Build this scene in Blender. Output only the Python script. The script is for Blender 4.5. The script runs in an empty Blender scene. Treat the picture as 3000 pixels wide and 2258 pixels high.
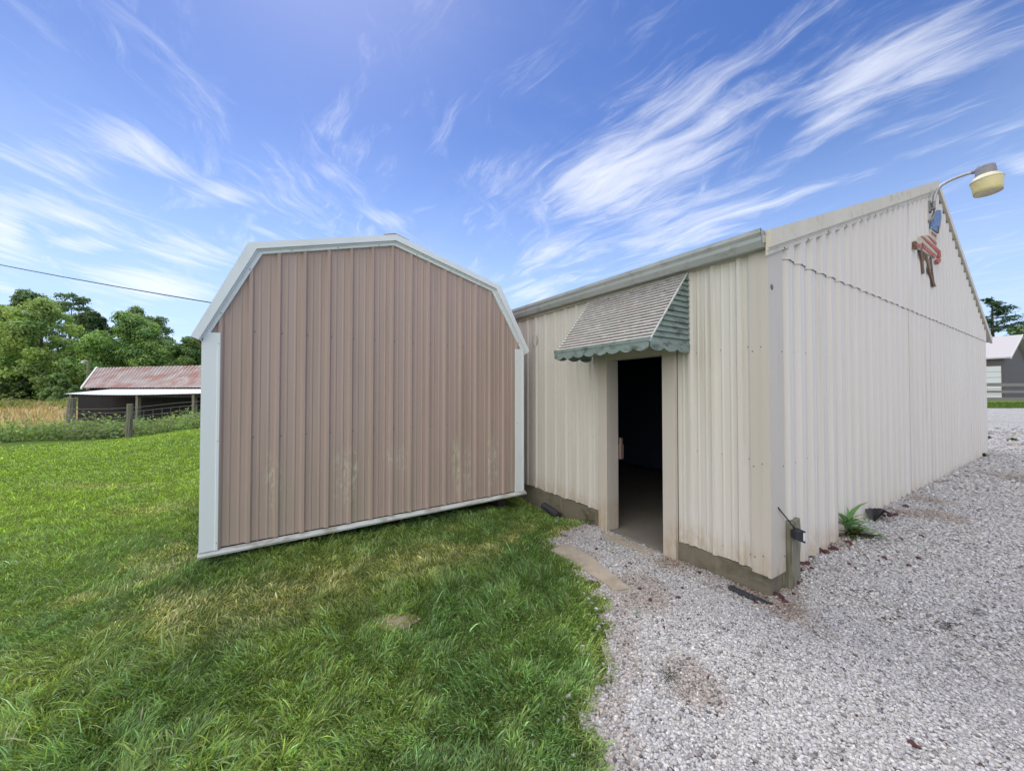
import bpy, math, random
import numpy as np
from mathutils import Vector

# ------------------------------------------------------------------ camera, sky, sun, exposure
sc = bpy.context.scene
COL = sc.collection
CAM_H = 1.65
FPX, CX, CY, PITCH = 1100.0, 1500.0, 1129.0, math.atan(20 / 1100.0)

cam = bpy.data.cameras.new("camera"); cam_o = bpy.data.objects.new("camera", cam); COL.objects.link(cam_o)
cam.sensor_width = 36.0; cam.lens = 36.0 * FPX / 3000.0
cam.clip_start = 0.05; cam.clip_end = 3000
cam_o.location = (0, 0, CAM_H); cam_o.rotation_euler = (math.radians(90) + PITCH, 0, 0)
sc.camera = cam_o

SUN_EL = math.radians(56); SUN_AZ = (-0.52, 0.854)            # towards the sun, behind the buildings
sun = bpy.data.lights.new("sun", 'SUN'); sun_o = bpy.data.objects.new("sun", sun); COL.objects.link(sun_o)
sun.energy = 1.5; sun.angle = math.radians(24); sun.color = (1.0, 0.95, 0.86)
sd = Vector((SUN_AZ[0] * math.cos(SUN_EL), SUN_AZ[1] * math.cos(SUN_EL), math.sin(SUN_EL)))
sun_o.rotation_euler = sd.to_track_quat('Z', 'Y').to_euler(); sun_o.location = (0, 0, 30)

sc.view_settings.view_transform = 'Standard'; sc.view_settings.look = 'None'
sc.view_settings.exposure = 0.45; sc.view_settings.gamma = 1.0
sc.render.engine = 'CYCLES'
sc.cycles.max_bounces = 6; sc.cycles.diffuse_bounces = 3; sc.cycles.glossy_bounces = 2
sc.cycles.transparent_max_bounces = 8; sc.cycles.use_denoising = True

def ray(px, py):                                               # direction seen at a point of the 3000x2258 photograph
    x, z = (px - CX) / FPX, -(py - CY) / FPX
    c, s = math.cos(PITCH), math.sin(PITCH)
    return np.array([x, c - s * z, s + c * z])
CAMP = np.array([0, 0, CAM_H])
def on_z(px, py, z=0.0):
    r = ray(px, py); return CAMP + r * (z - CAM_H) / r[2]
def at_y(px, py, Y):
    r = ray(px, py); return CAMP + r * Y / r[1]
def on_plane(px, py, p, u):                                    # vertical plane through p along u -> (along, z)
    r = ray(px, py); n = np.array([u[1], -u[0]])
    t = np.dot(n, np.array(p[:2])) / np.dot(n, r[:2]); P = CAMP + r * t
    return float(np.dot(P[:2] - np.array(p[:2]), u)), float(P[2])

# ---- node helper
class NT:
    def __init__(s, tree): s.t = tree
    def n(s, typ, **kw):
        nd = s.t.nodes.new(typ)
        for k, v in kw.items():
            if k == 'ins':
                for kk, vv in v.items():
                    if isinstance(vv, bpy.types.NodeSocket): s.t.links.new(vv, nd.inputs[kk])
                    else: nd.inputs[kk].default_value = vv
            else: setattr(nd, k, v)
        return nd
    def m(s, op, a, b=0.0, c=None, clamp=False):
        ins = {0: a, 1: b}
        if c is not None: ins[2] = c
        return s.n('ShaderNodeMath', operation=op, use_clamp=clamp, ins=ins).outputs[0]
    def mix(s, f, a, b, blend='MIX'):
        nd = s.n('ShaderNodeMix', data_type='RGBA', blend_type=blend)
        for sock, v in ((nd.inputs[0], f), (nd.inputs[6], a), (nd.inputs[7], b)):
            if isinstance(v, bpy.types.NodeSocket): s.t.links.new(v, sock)
            else: sock.default_value = v if not isinstance(v, tuple) else (*v[:3], 1)
        return nd.outputs[2]
    def mr(s, v, a, b, c=0.0, d=1.0):
        return s.n('ShaderNodeMapRange', interpolation_type='SMOOTHSTEP', ins={0: v, 1: a, 2: b, 3: c, 4: d}).outputs[0]
    def noise(s, vec, scale, detail=4, rough=0.55, dist=0.0):
        return s.n('ShaderNodeTexNoise', ins={'Vector': vec, 'Scale': scale, 'Detail': detail, 'Roughness': rough, 'Distortion': dist}).outputs[0]
    def mapv(s, vec, scale=(1, 1, 1), rot=(0, 0, 0), loc=(0, 0, 0), kind='POINT'):
        return s.n('ShaderNodeMapping', vector_type=kind, ins={0: vec, 'Location': loc, 'Rotation': rot, 'Scale': scale}).outputs[0]

world = bpy.data.worlds.new("World"); sc.world = world; world.use_nodes = True
wt = world.node_tree; wt.nodes.clear(); W = NT(wt)
sky = W.n('ShaderNodeTexSky', sky_type='NISHITA', sun_disc=False, sun_elevation=SUN_EL,
          sun_rotation=math.atan2(SUN_AZ[0], SUN_AZ[1]), altitude=200, air_density=1.0, dust_density=0.25, ozone_density=2.0)
SKY_STRENGTH = 0.10
skyc = W.n('ShaderNodeHueSaturation', ins={'Hue': 0.515, 'Saturation': 1.24, 'Value': 1.10, 'Color': sky.outputs[0]}).outputs[0]
tc = W.n('ShaderNodeTexCoord')
dirn = W.n('ShaderNodeVectorMath', operation='NORMALIZE', ins={0: tc.outputs['Generated']}).outputs[0]
sep = W.n('ShaderNodeSeparateXYZ', ins={0: dirn})
zz = W.m('ADD', W.m('MAXIMUM', sep.outputs[2], 0.0), 0.06)
u_ = W.m('DIVIDE', sep.outputs[0], zz); v_ = W.m('DIVIDE', sep.outputs[1], zz)
uv = W.n('ShaderNodeCombineXYZ', ins={0: u_, 1: v_, 2: 0.0}).outputs[0]      # the plane the high clouds lie on
def cloud_uv(px, py):
    d = ray(px, py); d = d / np.linalg.norm(d); k = max(d[2], 0) + 0.06
    return np.array([d[0] / k, d[1] / k])
def bank(x0, y0, x1, y1, w, amp):                              # a long bank of cirrus between two points of the sky
    a, b = cloud_uv(x0, y0), cloud_uv(x1, y1); c = (a + b) / 2; d = b - a
    L = np.linalg.norm(d)
    mp = W.mapv(uv, kind='TEXTURE', loc=(c[0], c[1], 0), rot=(0, 0, math.atan2(d[1], d[0])), scale=(L * 0.80, w * 1.45, 1))
    g = W.n('ShaderNodeTexGradient', gradient_type='SPHERICAL', ins={0: mp}).outputs[1]
    return W.m('MULTIPLY', W.mr(g, 0.0, 0.95), amp)
def total(lst):
    o = lst[0]
    for k in lst[1:]: o = W.m('ADD', o, k)
    return o
RIGHT_BANKS = [(1640, 640, 2080, 340, .30, 1.15), (1560, 560, 1900, 520, .28, .55), (1830, 740, 2420, 490, .40, 1.0), (2350, 300, 2850, 20, .12, .95),
               (2300, 400, 2560, 320, .16, .8), (2430, 420, 2950, 170, .22, .75), (2100, 130, 2500, 40, .12, .45), (1900, 330, 2300, 120, .15, .5),
               (2930, 495, 3100, 465, .10, .75), (2950, 470, 3100, 500, .05, .6), (1330, 540, 1500, 500, .14, .5), (1480, 870, 1640, 860, .45, .9), (1500, 760, 1750, 720, .5, .7)]
LEFT_BANKS = [(190, 380, 270, 520, .13, .75), (325, 330, 490, 520, .13, .85), (60, 540, 300, 680, .28, .8), (30, 480, 110, 480, .2, .6), (-60, 640, 90, 670, .3, .9),
              (150, 690, 320, 740, .2, 1.0), (370, 660, 690, 790, .34, 1.0), (230, 800, 640, 870, .62, 1.25), (-80, 720, 120, 750, .4, .8), (560, 540, 680, 600, .2, .5),
              (420, 200, 690, 280, .2, .32), (30, 60, 240, 130, .14, .42), (200, 40, 420, 60, .1, .35), (800, 440, 1060, 600, .35, .25), (1070, 640, 1230, 640, .12, .6), (-60, 840, 90, 850, .5, .7),
              (640, 560, 760, 540, .3, .3), (740, 690, 800, 680, .22, .55)]
def streaks(ang, sx, sy, seed):
    wn = W.n('ShaderNodeTexNoise', ins={'Vector': W.mapv(uv, loc=(seed, seed * .7, 0)), 'Scale': 1.1, 'Detail': 3.0}).outputs[1]
    warp = W.n('ShaderNodeVectorMath', operation='MULTIPLY_ADD', ins={0: wn, 1: (.42, .42, 0), 2: uv}).outputs[0]
    mp = W.mapv(warp, rot=(0, 0, -ang))
    a = W.noise(W.mapv(mp, scale=(sx, sy, 1)), 1.0, 9, .66, .25)
    b = W.noise(W.mapv(mp, scale=(sx * 3.2, sy * 2.6, 1), loc=(4, 2, 0)), 1.0, 8, .68, .5)
    c = W.noise(warp, 1.7, 3, .5)
    return W.m('ADD', W.m('ADD', W.m('MULTIPLY', a, .46), W.m('MULTIPLY', b, .40)), W.m('MULTIPLY', c, .16))
da = cloud_uv(2850, 40) - cloud_uv(1700, 640); db = cloud_uv(690, 790) - cloud_uv(370, 660)
def shaped(banks, nz, lo, hi):
    B = W.m('MINIMUM', total([bank(*b) for b in banks]), 1.25)
    return W.mr(W.m('ADD', nz, W.m('MULTIPLY', B, .19)), lo, hi)
ra = shaped([(*b_[:5], b_[5] * .74) for b_ in RIGHT_BANKS], streaks(math.atan2(da[1], da[0]), .8, 4.2, 1.0), .52, .90)
rb = shaped(LEFT_BANKS, streaks(math.atan2(db[1], db[0]), .7, 3.2, 5.0), .53, .91)
veil = W.m('MULTIPLY', W.mr(W.noise(uv, .8, 6, .6, .6), .45, .80), .10)
fill_cloud = W.m('MULTIPLY', W.m('MULTIPLY', W.mr(sep.outputs[1], 0.10, -0.45), W.mr(sep.outputs[0], .70, -.30, .14, 1.0)), W.mr(W.noise(uv, .9, 5), .15, .5, .72, 1.0))   # unseen bright cloud sheet added behind the camera to light the walls
fill_cloud = W.m('MAXIMUM', fill_cloud, W.m('MULTIPLY', W.mr(sep.outputs[2], .82, .96), .85))            # plus bright cloud added overhead, out of view, to brighten the ground
dens = W.m('ADD', W.m('MULTIPLY', W.m('MAXIMUM', ra, rb), 1.25), veil)
dens = W.m('MULTIPLY', dens, W.mr(sep.outputs[2], -0.02, 0.05))
haz = W.mr(sep.outputs[2], 0.62, 0.0, 0.0, 0.80)               # paler air near the horizon
front = W.m('MINIMUM', W.m('SUBTRACT', 1.0, W.m('POWER', 2.718, W.m('MULTIPLY', dens, -1.25))), 0.96)
skyk = W.mix(haz, skyc, (5.0, 6.7, 9.9))
c1 = W.mix(front, skyk, (8.0, 8.2, 8.8))
c2 = W.mix(fill_cloud, c1, (15.5, 15.2, 14.9))
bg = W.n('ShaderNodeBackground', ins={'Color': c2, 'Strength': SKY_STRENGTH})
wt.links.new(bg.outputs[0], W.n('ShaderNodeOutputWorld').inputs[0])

# ------------------------------------------------------------------ helpers
RNG = np.random.default_rng(7); random.seed(7)
BASE = {}
def tag(o, label=None, cat=None, group=None, kind=None):
    for k, v in (('label', label), ('category', cat), ('group', group), ('kind', kind)):
        if v: o[k] = v
    return o
def thing(name, label, cat, loc, group=None):
    o = bpy.data.objects.new(name, None); COL.objects.link(o); o.location = tuple(loc); o.empty_display_size = .2
    BASE[o.name] = np.array(loc, float)
    return tag(o, label, cat, group)
def finish(name, me, mats, parent, loc):
    for m in (mats if isinstance(mats, (list, tuple)) else [mats]): me.materials.append(m)
    o = bpy.data.objects.new(name, me); COL.objects.link(o)
    if parent is not None:
        o.parent = parent; BASE[o.name] = BASE[parent.name]
    else:
        o.location = tuple(loc); BASE[o.name] = np.array(loc, float)
    return o
def rot_to(d):
    return Vector(d).to_track_quat('Z', 'Y').to_matrix()

class MB:
    def __init__(s): s.v = []; s.f = []; s.mi = []
    def add(s, vs, fs, mi=0):
        k = len(s.v); s.v += [tuple(map(float, p)) for p in vs]
        for f in fs: s.f.append([i + k for i in f]); s.mi.append(mi)
    def hexa(s, p, mi=0):                                       # eight corners: 0-3 one face, 4-7 the opposite one
        s.add(p, [(0, 3, 2, 1), (4, 5, 6, 7), (0, 1, 5, 4), (1, 2, 6, 5), (2, 3, 7, 6), (3, 0, 4, 7)], mi)
    def box(s, P, a, b, c, mi=0):                               # P maps (along, out, z); a, b, c are ranges
        s.hexa([P(a[0], b[0], c[0]), P(a[1], b[0], c[0]), P(a[1], b[1], c[0]), P(a[0], b[1], c[0]),
                P(a[0], b[0], c[1]), P(a[1], b[0], c[1]), P(a[1], b[1], c[1]), P(a[0], b[1], c[1])], mi)
    def quad(s, a, b, c, d, mi=0): s.add([a, b, c, d], [(0, 1, 2, 3)], mi)
    def tube(s, pts, r, n=8, mi=0, caps=True):
        pts = [Vector(p) for p in pts]; rs = r if isinstance(r, (list, tuple)) else [r] * len(pts)
        k = len(s.v); up = Vector((0.013, 0.02, 1))
        for i, p in enumerate(pts):
            d = (pts[min(i + 1, len(pts) - 1)] - pts[max(i - 1, 0)]).normalized()
            x = d.cross(up)
            if x.length < 1e-3: x = d.cross(Vector((1, 0, 0)))
            x.normalize(); y = d.cross(x)
            for j in range(n):
                a = 2 * math.pi * j / n
                s.v.append(tuple(p + (x * math.cos(a) + y * math.sin(a)) * rs[i]))
        for i in range(len(pts) - 1):
            for j in range(n):
                a, b = k + i * n + j, k + i * n + (j + 1) % n
                s.f.append([a, b, b + n, a + n]); s.mi.append(mi)
        if caps:
            s.f.append([k + j for j in range(n)][::-1]); s.mi.append(mi)
            s.f.append([k + (len(pts) - 1) * n + j for j in range(n)]); s.mi.append(mi)
    def lathe(s, prof, o, axis=(0, 0, 1), n=24, mi=0):           # (radius, height) pairs round an axis
        R = rot_to(axis); k = len(s.v); o = Vector(o)
        for r, h in prof:
            for j in range(n):
                a = 2 * math.pi * j / n
                s.v.append(tuple(o + R @ Vector((r * math.cos(a), r * math.sin(a), h))))
        for i in range(len(prof) - 1):
            for j in range(n):
                a, b = k + i * n + j, k + i * n + (j + 1) % n
                s.f.append([a, b, b + n, a + n]); s.mi.append(mi)
    def build(s, name, mats, parent=None, loc=None, smooth=False, bevel=0):
        base = BASE[parent.name] if parent is not None else (np.array(loc, float) if loc is not None else np.zeros(3))
        v = np.array(s.v, float) - base
        me = bpy.data.meshes.new(name); me.from_pydata(v.tolist(), [], s.f)
        me.polygons.foreach_set('material_index', s.mi)
        if smooth: me.polygons.foreach_set('use_smooth', [True] * len(me.polygons))
        me.update()
        o = finish(name, me, mats, parent, base)
        if bevel:
            b = o.modifiers.new('bevel', 'BEVEL'); b.width = bevel; b.segments = 2; b.limit_method = 'ANGLE'
        return o

def np_mesh(name, V, F, mats, parent=None, loc=(0, 0, 0), col=None, smooth=False):
    """V (n,3) world; F list of int arrays (m,k); col (n,3) per vertex"""
    base = BASE[parent.name] if parent is not None else np.array(loc, float)
    me = bpy.data.meshes.new(name)
    V = np.asarray(V, np.float32) - base.astype(np.float32)
    me.vertices.add(len(V)); me.vertices.foreach_set('co', V.ravel())
    idx = np.concatenate([f.ravel() for f in F]).astype(np.int32)
    tot = np.concatenate([np.full(len(f), f.shape[1], np.int32) for f in F])
    me.loops.add(len(idx)); me.loops.foreach_set('vertex_index', idx)
    me.polygons.add(len(tot)); st = np.concatenate([[0], np.cumsum(tot)[:-1]]).astype(np.int32)
    me.polygons.foreach_set('loop_start', st); me.polygons.foreach_set('loop_total', tot)
    if smooth: me.polygons.foreach_set('use_smooth', np.ones(len(tot), bool))
    if col is not None:
        a = me.attributes.new('col', 'FLOAT_COLOR', 'POINT')
        a.data.foreach_set('color', np.concatenate([col, np.ones((len(col), 1))], 1).astype(np.float32).ravel())
    me.update(calc_edges=True)
    return finish(name, me, mats, parent, base)

def vnoise(x, y, scale, seed=0):                                # smooth value noise on numpy arrays
    r = np.random.default_rng(seed + 991); T = r.random((256, 256))
    x = np.asarray(x) * scale + 1000; y = np.asarray(y) * scale + 1000
    xi = np.floor(x).astype(int); yi = np.floor(y).astype(int); fx = x - xi; fy = y - yi
    fx = fx * fx * (3 - 2 * fx); fy = fy * fy * (3 - 2 * fy)
    g = lambda a, b: T[a % 256, b % 256]
    return (g(xi, yi) * (1 - fx) + g(xi + 1, yi) * fx) * (1 - fy) + (g(xi, yi + 1) * (1 - fx) + g(xi + 1, yi + 1) * fx) * fy
def sstep(a, b, x):
    t = np.clip((np.asarray(x, float) - a) / (b - a), 0, 1); return t * t * (3 - 2 * t)
def in_poly(x, y, poly):
    x = np.asarray(x); y = np.asarray(y); ins = np.zeros(x.shape, bool); n = len(poly)
    for i in range(n):
        x0, y0 = poly[i]; x1, y1 = poly[(i + 1) % n]
        if y0 == y1: continue
        c = ((y0 > y) != (y1 > y)) & (x < (x1 - x0) * (y - y0) / (y1 - y0) + x0); ins ^= c
    return ins

# ------------------------------------------------------------------ materials
def mat_new(name):
    m = bpy.data.materials.new(name); m.use_nodes = True; m.node_tree.nodes.clear()
    return m, NT(m.node_tree)
def out(t, sh): t.t.links.new(sh, t.n('ShaderNodeOutputMaterial').inputs[0])
def surf(name, base, rough=0.6, metal=0.0, layers=(), bump=None, spec=0.4):
    """layers: (colour, (sx,sy,sz) noise scale, lo, hi, strength[, detail]); bump: (scale vec, strength)"""
    m, t = mat_new(name)
    geo = t.n('ShaderNodeNewGeometry'); pos = geo.outputs['Position']
    c = t.n('ShaderNodeRGB'); c.outputs[0].default_value = (*base, 1); cc = c.outputs[0]
    for i, ly in enumerate(layers):
        f = t.noise(t.mapv(pos, scale=ly[1], loc=(i * 7.3, i * 3.1, i * 1.7)), 1.0, 5 if len(ly) < 6 else ly[5], .6)
        cc = t.mix(t.m('MULTIPLY', t.mr(f, ly[2], ly[3]), ly[4]), cc, ly[0])
    b = t.n('ShaderNodeBsdfPrincipled', ins={'Base Color': cc, 'Roughness': rough, 'Metallic': metal, 'Specular IOR Level': spec})
    if bump:
        f = t.noise(t.mapv(pos, scale=bump[0]), 1.0, 6, .65)
        bn = t.n('ShaderNodeBump', ins={'Strength': bump[1], 'Distance': .02, 'Height': f})
        t.t.links.new(bn.outputs[0], b.inputs['Normal'])
    out(t, b.outputs[0]); return m
def col_mat(name, rough=.7, translucent=0.0, var=None, spec=.3):
    m, t = mat_new(name)
    a = t.n('ShaderNodeAttribute', attribute_name='col'); c = a.outputs['Color']
    b = t.n('ShaderNodeBsdfPrincipled', ins={'Base Color': c, 'Roughness': rough, 'Specular IOR Level': spec})
    sh = b.outputs[0]
    if translucent:
        tr = t.n('ShaderNodeBsdfTranslucent', ins={'Color': t.mix(1.0, c, (1.0, 1.0, .55), 'MULTIPLY')})
        sh = t.n('ShaderNodeMixShader', ins={0: translucent, 1: sh, 2: tr.outputs[0]}).outputs[0]
    out(t, sh); return m

M_tan = surf('tan_steel', (.435, .325, .278), .42, 0, [((.33, .25, .20), (5, 5, .45), .45, .72, .45), ((.47, .38, .335), (9, 9, .25), .5, .75, .35)], ((3, 3, .6), .04))
M_white = surf('white_trim', (.74, .78, .80), .38, 0, [((.50, .54, .56), (3, 3, 1.2), .52, .8, .4)])
M_basetrim = surf('stained_trim', (.60, .62, .60), .4, 0, [((.26, .25, .19), (5, 5, 18), .42, .66, .75)])
M_cream = surf('cream_steel', (.60, .572, .525), .5, 0, [((.44, .40, .33), (7, 7, .35), .52, .80, .55), ((.62, .60, .57), (4, 4, .5), .45, .7, .5), ((.30, .26, .20), (22, 22, .8), .64, .82, .45)], ((40, 40, 2), .03))
M_cream2 = surf('cream_trim', (.52, .48, .425), .5, 0, [((.40, .35, .27), (6, 6, .6), .5, .8, .5), ((.25, .21, .15), (30, 30, 12), .68, .8, .4)])
M_gablewall = surf('gable_steel', (.60, .568, .53), .48, 0, [((.38, .34, .30), (9, 9, .22), .54, .84, .5), ((.64, .62, .60), (3, 3, .4), .45, .72, .5), ((.27, .22, .18), (26, 26, .5), .62, .8, .5)], ((30, 30, 2), .03))
M_gutter = surf('gutter_grey', (.37, .39, .38), .45, .1, [((.22, .23, .20), (9, 9, 14), .5, .75, .7), ((.47, .49, .48), (2, 2, 9), .5, .7, .5)])
M_rake = surf('rake_board', (.58, .54, .45), .6, 0, [((.28, .25, .17), (6, 6, 8), .5, .78, .55), ((.66, .63, .55), (2, 2, 3), .45, .7, .4)])
M_roof = surf('roof_metal', (.55, .55, .53), .45, .2, [((.35, .34, .30), (2, 2, 2), .5, .75, .5)])
M_shedroof = surf('shed_roof', (.30, .21, .175), .45)
M_conc = surf('old_concrete', (.175, .155, .118), .9, 0, [((.10, .092, .055), (5, 5, 7), .45, .7, .7), ((.28, .24, .17), (9, 9, 3), .52, .75, .5), ((.05, .06, .03), (3, 3, 6), .56, .75, .6)], ((30, 30, 30), .5))
M_slab = surf('path_concrete', (.38, .33, .27), .9, 0, [((.24, .20, .15), (4, 4, 4), .45, .7, .6), ((.50, .43, .34), (11, 11, 11), .5, .7, .5)], ((45, 45, 45), .35))
M_floor = surf('floor_concrete', (.25, .225, .195), .85, 0, [((.2, .17, .14), (4, 4, 4), .45, .7, .5)], ((30, 30, 30), .2))
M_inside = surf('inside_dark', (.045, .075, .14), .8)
M_dark = surf('dark_timber', (.03, .027, .025), .85)
M_screw = surf('screw_zinc', (.16, .14, .125), .5, .3)
M_awn = surf('awning_face', (.40, .385, .375), .6, 0, [((.40, .30, .26), (4, 4, 7), .52, .74, .55), ((.56, .55, .54), (12, 12, 20), .48, .68, .7), ((.17, .16, .14), (14, 14, 26), .56, .72, .75), ((.27, .36, .32), (6, 6, 9), .58, .75, .6)], ((20, 20, 30), .3))
M_edge = surf('awning_edge', (.42, .45, .43), .55, 0, [((.16, .18, .16), (14, 14, 20), .5, .7, .7)])
M_awng = surf('awning_green', (.205, .265, .25), .55, 0, [((.30, .36, .34), (7, 7, 12), .5, .72, .6), ((.075, .09, .08), (9, 9, 16), .47, .68, .85)])
M_lampshade = surf('lamp_shade', (.60, .53, .27), .35, 0, [((.46, .37, .18), (9, 9, 9), .5, .75, .45)])
M_lamprim = surf('lamp_rim', (.66, .62, .46), .4)
M_lens = surf('lamp_lens', (.62, .58, .44), .3)
M_alum = surf('aluminium', (.42, .42, .44), .45, .5, [((.25, .25, .27), (18, 18, 18), .5, .75, .5)])
M_ball = surf('ballast_grey', (.24, .24, .26), .6, .2, [((.15, .15, .17), (14, 14, 14), .5, .7, .5)])
M_red = surf('flag_red', (.42, .11, .09), .8, 0, [((.50, .34, .28), (18, 18, 18), .5, .72, .6), ((.16, .07, .05), (14, 14, 30), .55, .75, .6)])
M_offw = surf('flag_cream', (.50, .46, .37), .8, 0, [((.27, .22, .16), (16, 16, 24), .5, .75, .6)])
M_blue = surf('flag_blue', (.13, .225, .42), .8, 0, [((.40, .46, .55), (24, 24, 60), .52, .66, .75), ((.07, .1, .16), (20, 20, 20), .55, .75, .5)])
M_twig = surf('old_wood_brown', (.15, .095, .065), .85, 0, [((.26, .2, .14), (20, 20, 30), .5, .7, .7)])
M_post = surf('grey_post', (.21, .195, .15), .9, 0, [((.08, .08, .05), (24, 24, 2.2), .45, .68, .8), ((.35, .33, .27), (34, 34, 2.5), .52, .72, .6), ((.09, .11, .05), (4, 4, 5), .55, .72, .5)], ((60, 60, 4), .6))
M_black = surf('black_plastic', (.020, .022, .028), .45)
M_lampwhite = surf('lamp_glass', (.62, .62, .60), .3)
M_pipe = surf('black_pipe', (.028, .03, .036), .6, 0, [((.09, .085, .075), (20, 20, 20), .5, .75, .5)])
M_rust = surf('rusty_roof', (.30, .235, .22), .7, 0, [((.27, .105, .075), (.9, .9, .55), .44, .64, .85), ((.38, .36, .35), (1.3, 1.3, .4), .46, .64, .8), ((.40, .13, .09), (3, 1.2, 1.2), .56, .7, .6)])
M_tin = surf('white_tin', (.60, .64, .68), .5, .1)
M_barnwood = surf('barn_wood', (.014, .012, .014), .9, 0, [((.03, .026, .026), (3, 3, .6), .5, .7, .6)])
M_paintw = surf('white_board', (.62, .62, .60), .7)
M_wire = surf('fence_wire', (.24, .24, .23), .6, .4)
M_garage = surf('garage_brown', (.115, .10, .105), .7)
M_garroof = surf('garage_roof', (.50, .47, .48), .5)
M_garwhite = surf('garage_door_white', (.72, .73, .74), .5)
M_board = surf('fence_board', (.21, .20, .195), .85, 0, [((.27, .25, .22), (1, 1, 6), .5, .7, .6)])
M_cable = surf('cable_black', (.03, .03, .032), .6)
M_bark = surf('bark', (.10, .08, .06), .95)
M_grass = col_mat('grass_blades', .5, .45)
M_leaf = col_mat('leaves', .55, .42)
M_stone = col_mat('stones', .85, 0, spec=.25)
M_redstone = surf('lava_stone', (.095, .035, .035), .9, 0, [((.05, .025, .03), (40, 40, 40), .45, .65, .7), ((.15, .06, .05), (60, 60, 60), .55, .7, .6)])

# soil and turf under the blades
M_lawn, t = mat_new('lawn_ground')
pos = t.n('ShaderNodeNewGeometry').outputs['Position']
f1 = t.mr(t.noise(pos, 1.1, 5), .4, .62); f2 = t.mr(t.noise(pos, 45, 4, .7), .35, .7); f3 = t.mr(t.noise(pos, .35, 3), .42, .6)
c = t.mix(f1, (.085, .16, .03), (.13, .20, .035)); c = t.mix(t.m('MULTIPLY', f2, .7), c, (.05, .085, .02)); c = t.mix(t.m('MULTIPLY', f3, .45), c, (.17, .22, .045))
b = t.n('ShaderNodeBsdfPrincipled', ins={'Base Color': c, 'Roughness': .95, 'Specular IOR Level': .1})
bn = t.n('ShaderNodeBump', ins={'Strength': .8, 'Distance': .03, 'Height': t.noise(pos, 60, 4, .7)}); t.t.links.new(bn.outputs[0], b.inputs['Normal'])
out(t, b.outputs[0])
# dry hay field
M_field = surf('hay_field', (.38, .30, .15), .95, 0, [((.46, .33, .15), (.25, .12, 1), .45, .65, .7), ((.16, .19, .05), (.12, .06, 1), .55, .7, .6), ((.28, .19, .08), (2, 1, 1), .5, .7, .5)])
# gravel bed
M_gravel, t = mat_new('gravel_bed')
pos = t.n('ShaderNodeNewGeometry').outputs['Position']
warp = t.n('ShaderNodeVectorMath', operation='ADD', ins={0: pos, 1: t.n('ShaderNodeVectorMath', operation='SCALE', ins={0: t.n('ShaderNodeTexNoise', ins={'Vector': pos, 'Scale': 30.0}).outputs[1], 'Scale': .012}).outputs[0]}).outputs[0]
vo = t.n('ShaderNodeTexVoronoi', ins={'Vector': warp, 'Scale': 30.0})
ve = t.n('ShaderNodeTexVoronoi', feature='DISTANCE_TO_EDGE', ins={'Vector': warp, 'Scale': 30.0})
sepc = t.n('ShaderNodeSeparateColor', ins={0: vo.outputs['Color']})
c = t.mix(sepc.outputs[0], (.56, .545, .54), (.78, .765, .755)); c = t.mix(t.mr(sepc.outputs[1], .86, .95), c, (.13, .10, .09))
c = t.mix(t.mr(ve.outputs['Distance'], .0, .14), (.33, .32, .315), c)
c = t.mix(t.m('MULTIPLY', t.mr(t.noise(pos, .7, 4), .5, .72), .35), c, (.30, .25, .19))
b = t.n('ShaderNodeBsdfPrincipled', ins={'Base Color': c, 'Roughness': .9, 'Specular IOR Level': .2})
bn = t.n('ShaderNodeBump', ins={'Strength': .9, 'Distance': .02, 'Height': t.mr(ve.outputs['Distance'], 0, .35)}); t.t.links.new(bn.outputs[0], b.inputs['Normal'])
out(t, b.outputs[0])
# tan siding with pale green algae on some panels, low on the wall
def algae(mat):
    t = NT(mat.node_tree); b = [n for n in mat.node_tree.nodes if n.type == 'BSDF_PRINCIPLED'][0]
    src = b.inputs['Base Color'].links[0].from_socket
    pos = t.n('ShaderNodeNewGeometry').outputs['Position']; sp = t.n('ShaderNodeSeparateXYZ', ins={0: pos})
    band = t.m('MULTIPLY', t.mr(sp.outputs[2], .2, .5), t.mr(sp.outputs[2], 1.15, .8))
    col = t.mr(t.noise(t.mapv(pos, scale=(2.6, 2.6, .25), loc=(3.6, .2, 0)), 1.0, 1), .52, .60)
    fine = t.mr(t.noise(t.mapv(pos, scale=(24, 24, 9)), 1.0, 6, .75), .46, .66)
    f = t.m('MULTIPLY', t.m('MULTIPLY', band, col), t.m('MULTIPLY', fine, 1.0))
    wide = t.m('MULTIPLY', t.m('MULTIPLY', t.mr(t.noise(t.mapv(pos, scale=(3.2, 3.2, .5), loc=(9, 4, 2)), 1.0, 3), .45, .65), t.mr(sp.outputs[2], 1.6, .5)), .4)
    mat.node_tree.links.new(t.mix(f, t.mix(wide, src, (.36, .32, .235)), (.55, .57, .41)), b.inputs['Base Color'])
algae(M_tan)
def splash(mat):                                                # rusty brown soil splash along the bottom edge of the sheets
    t = NT(mat.node_tree); b = [n for n in mat.node_tree.nodes if n.type == 'BSDF_PRINCIPLED'][0]
    src = b.inputs['Base Color'].links[0].from_socket
    pos = t.n('ShaderNodeNewGeometry').outputs['Position']; sp = t.n('ShaderNodeSeparateXYZ', ins={0: pos})
    h = t.m('ADD', sp.outputs[2], t.m('MULTIPLY', t.noise(t.mapv(pos, scale=(7, 7, 1.2)), 1.0, 5, .65), -.45))
    f = t.m('MULTIPLY', t.mr(h, .22, -.08), t.mr(t.noise(t.mapv(pos, scale=(14, 14, 5)), 1.0, 5, .7), .3, .65))
    mat.node_tree.links.new(t.mix(t.m('MULTIPLY', f, .75), src, (.40, .30, .19)), b.inputs['Base Color'])
for m_s in (M_cream, M_gablewall, M_cream2): splash(m_s)

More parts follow.
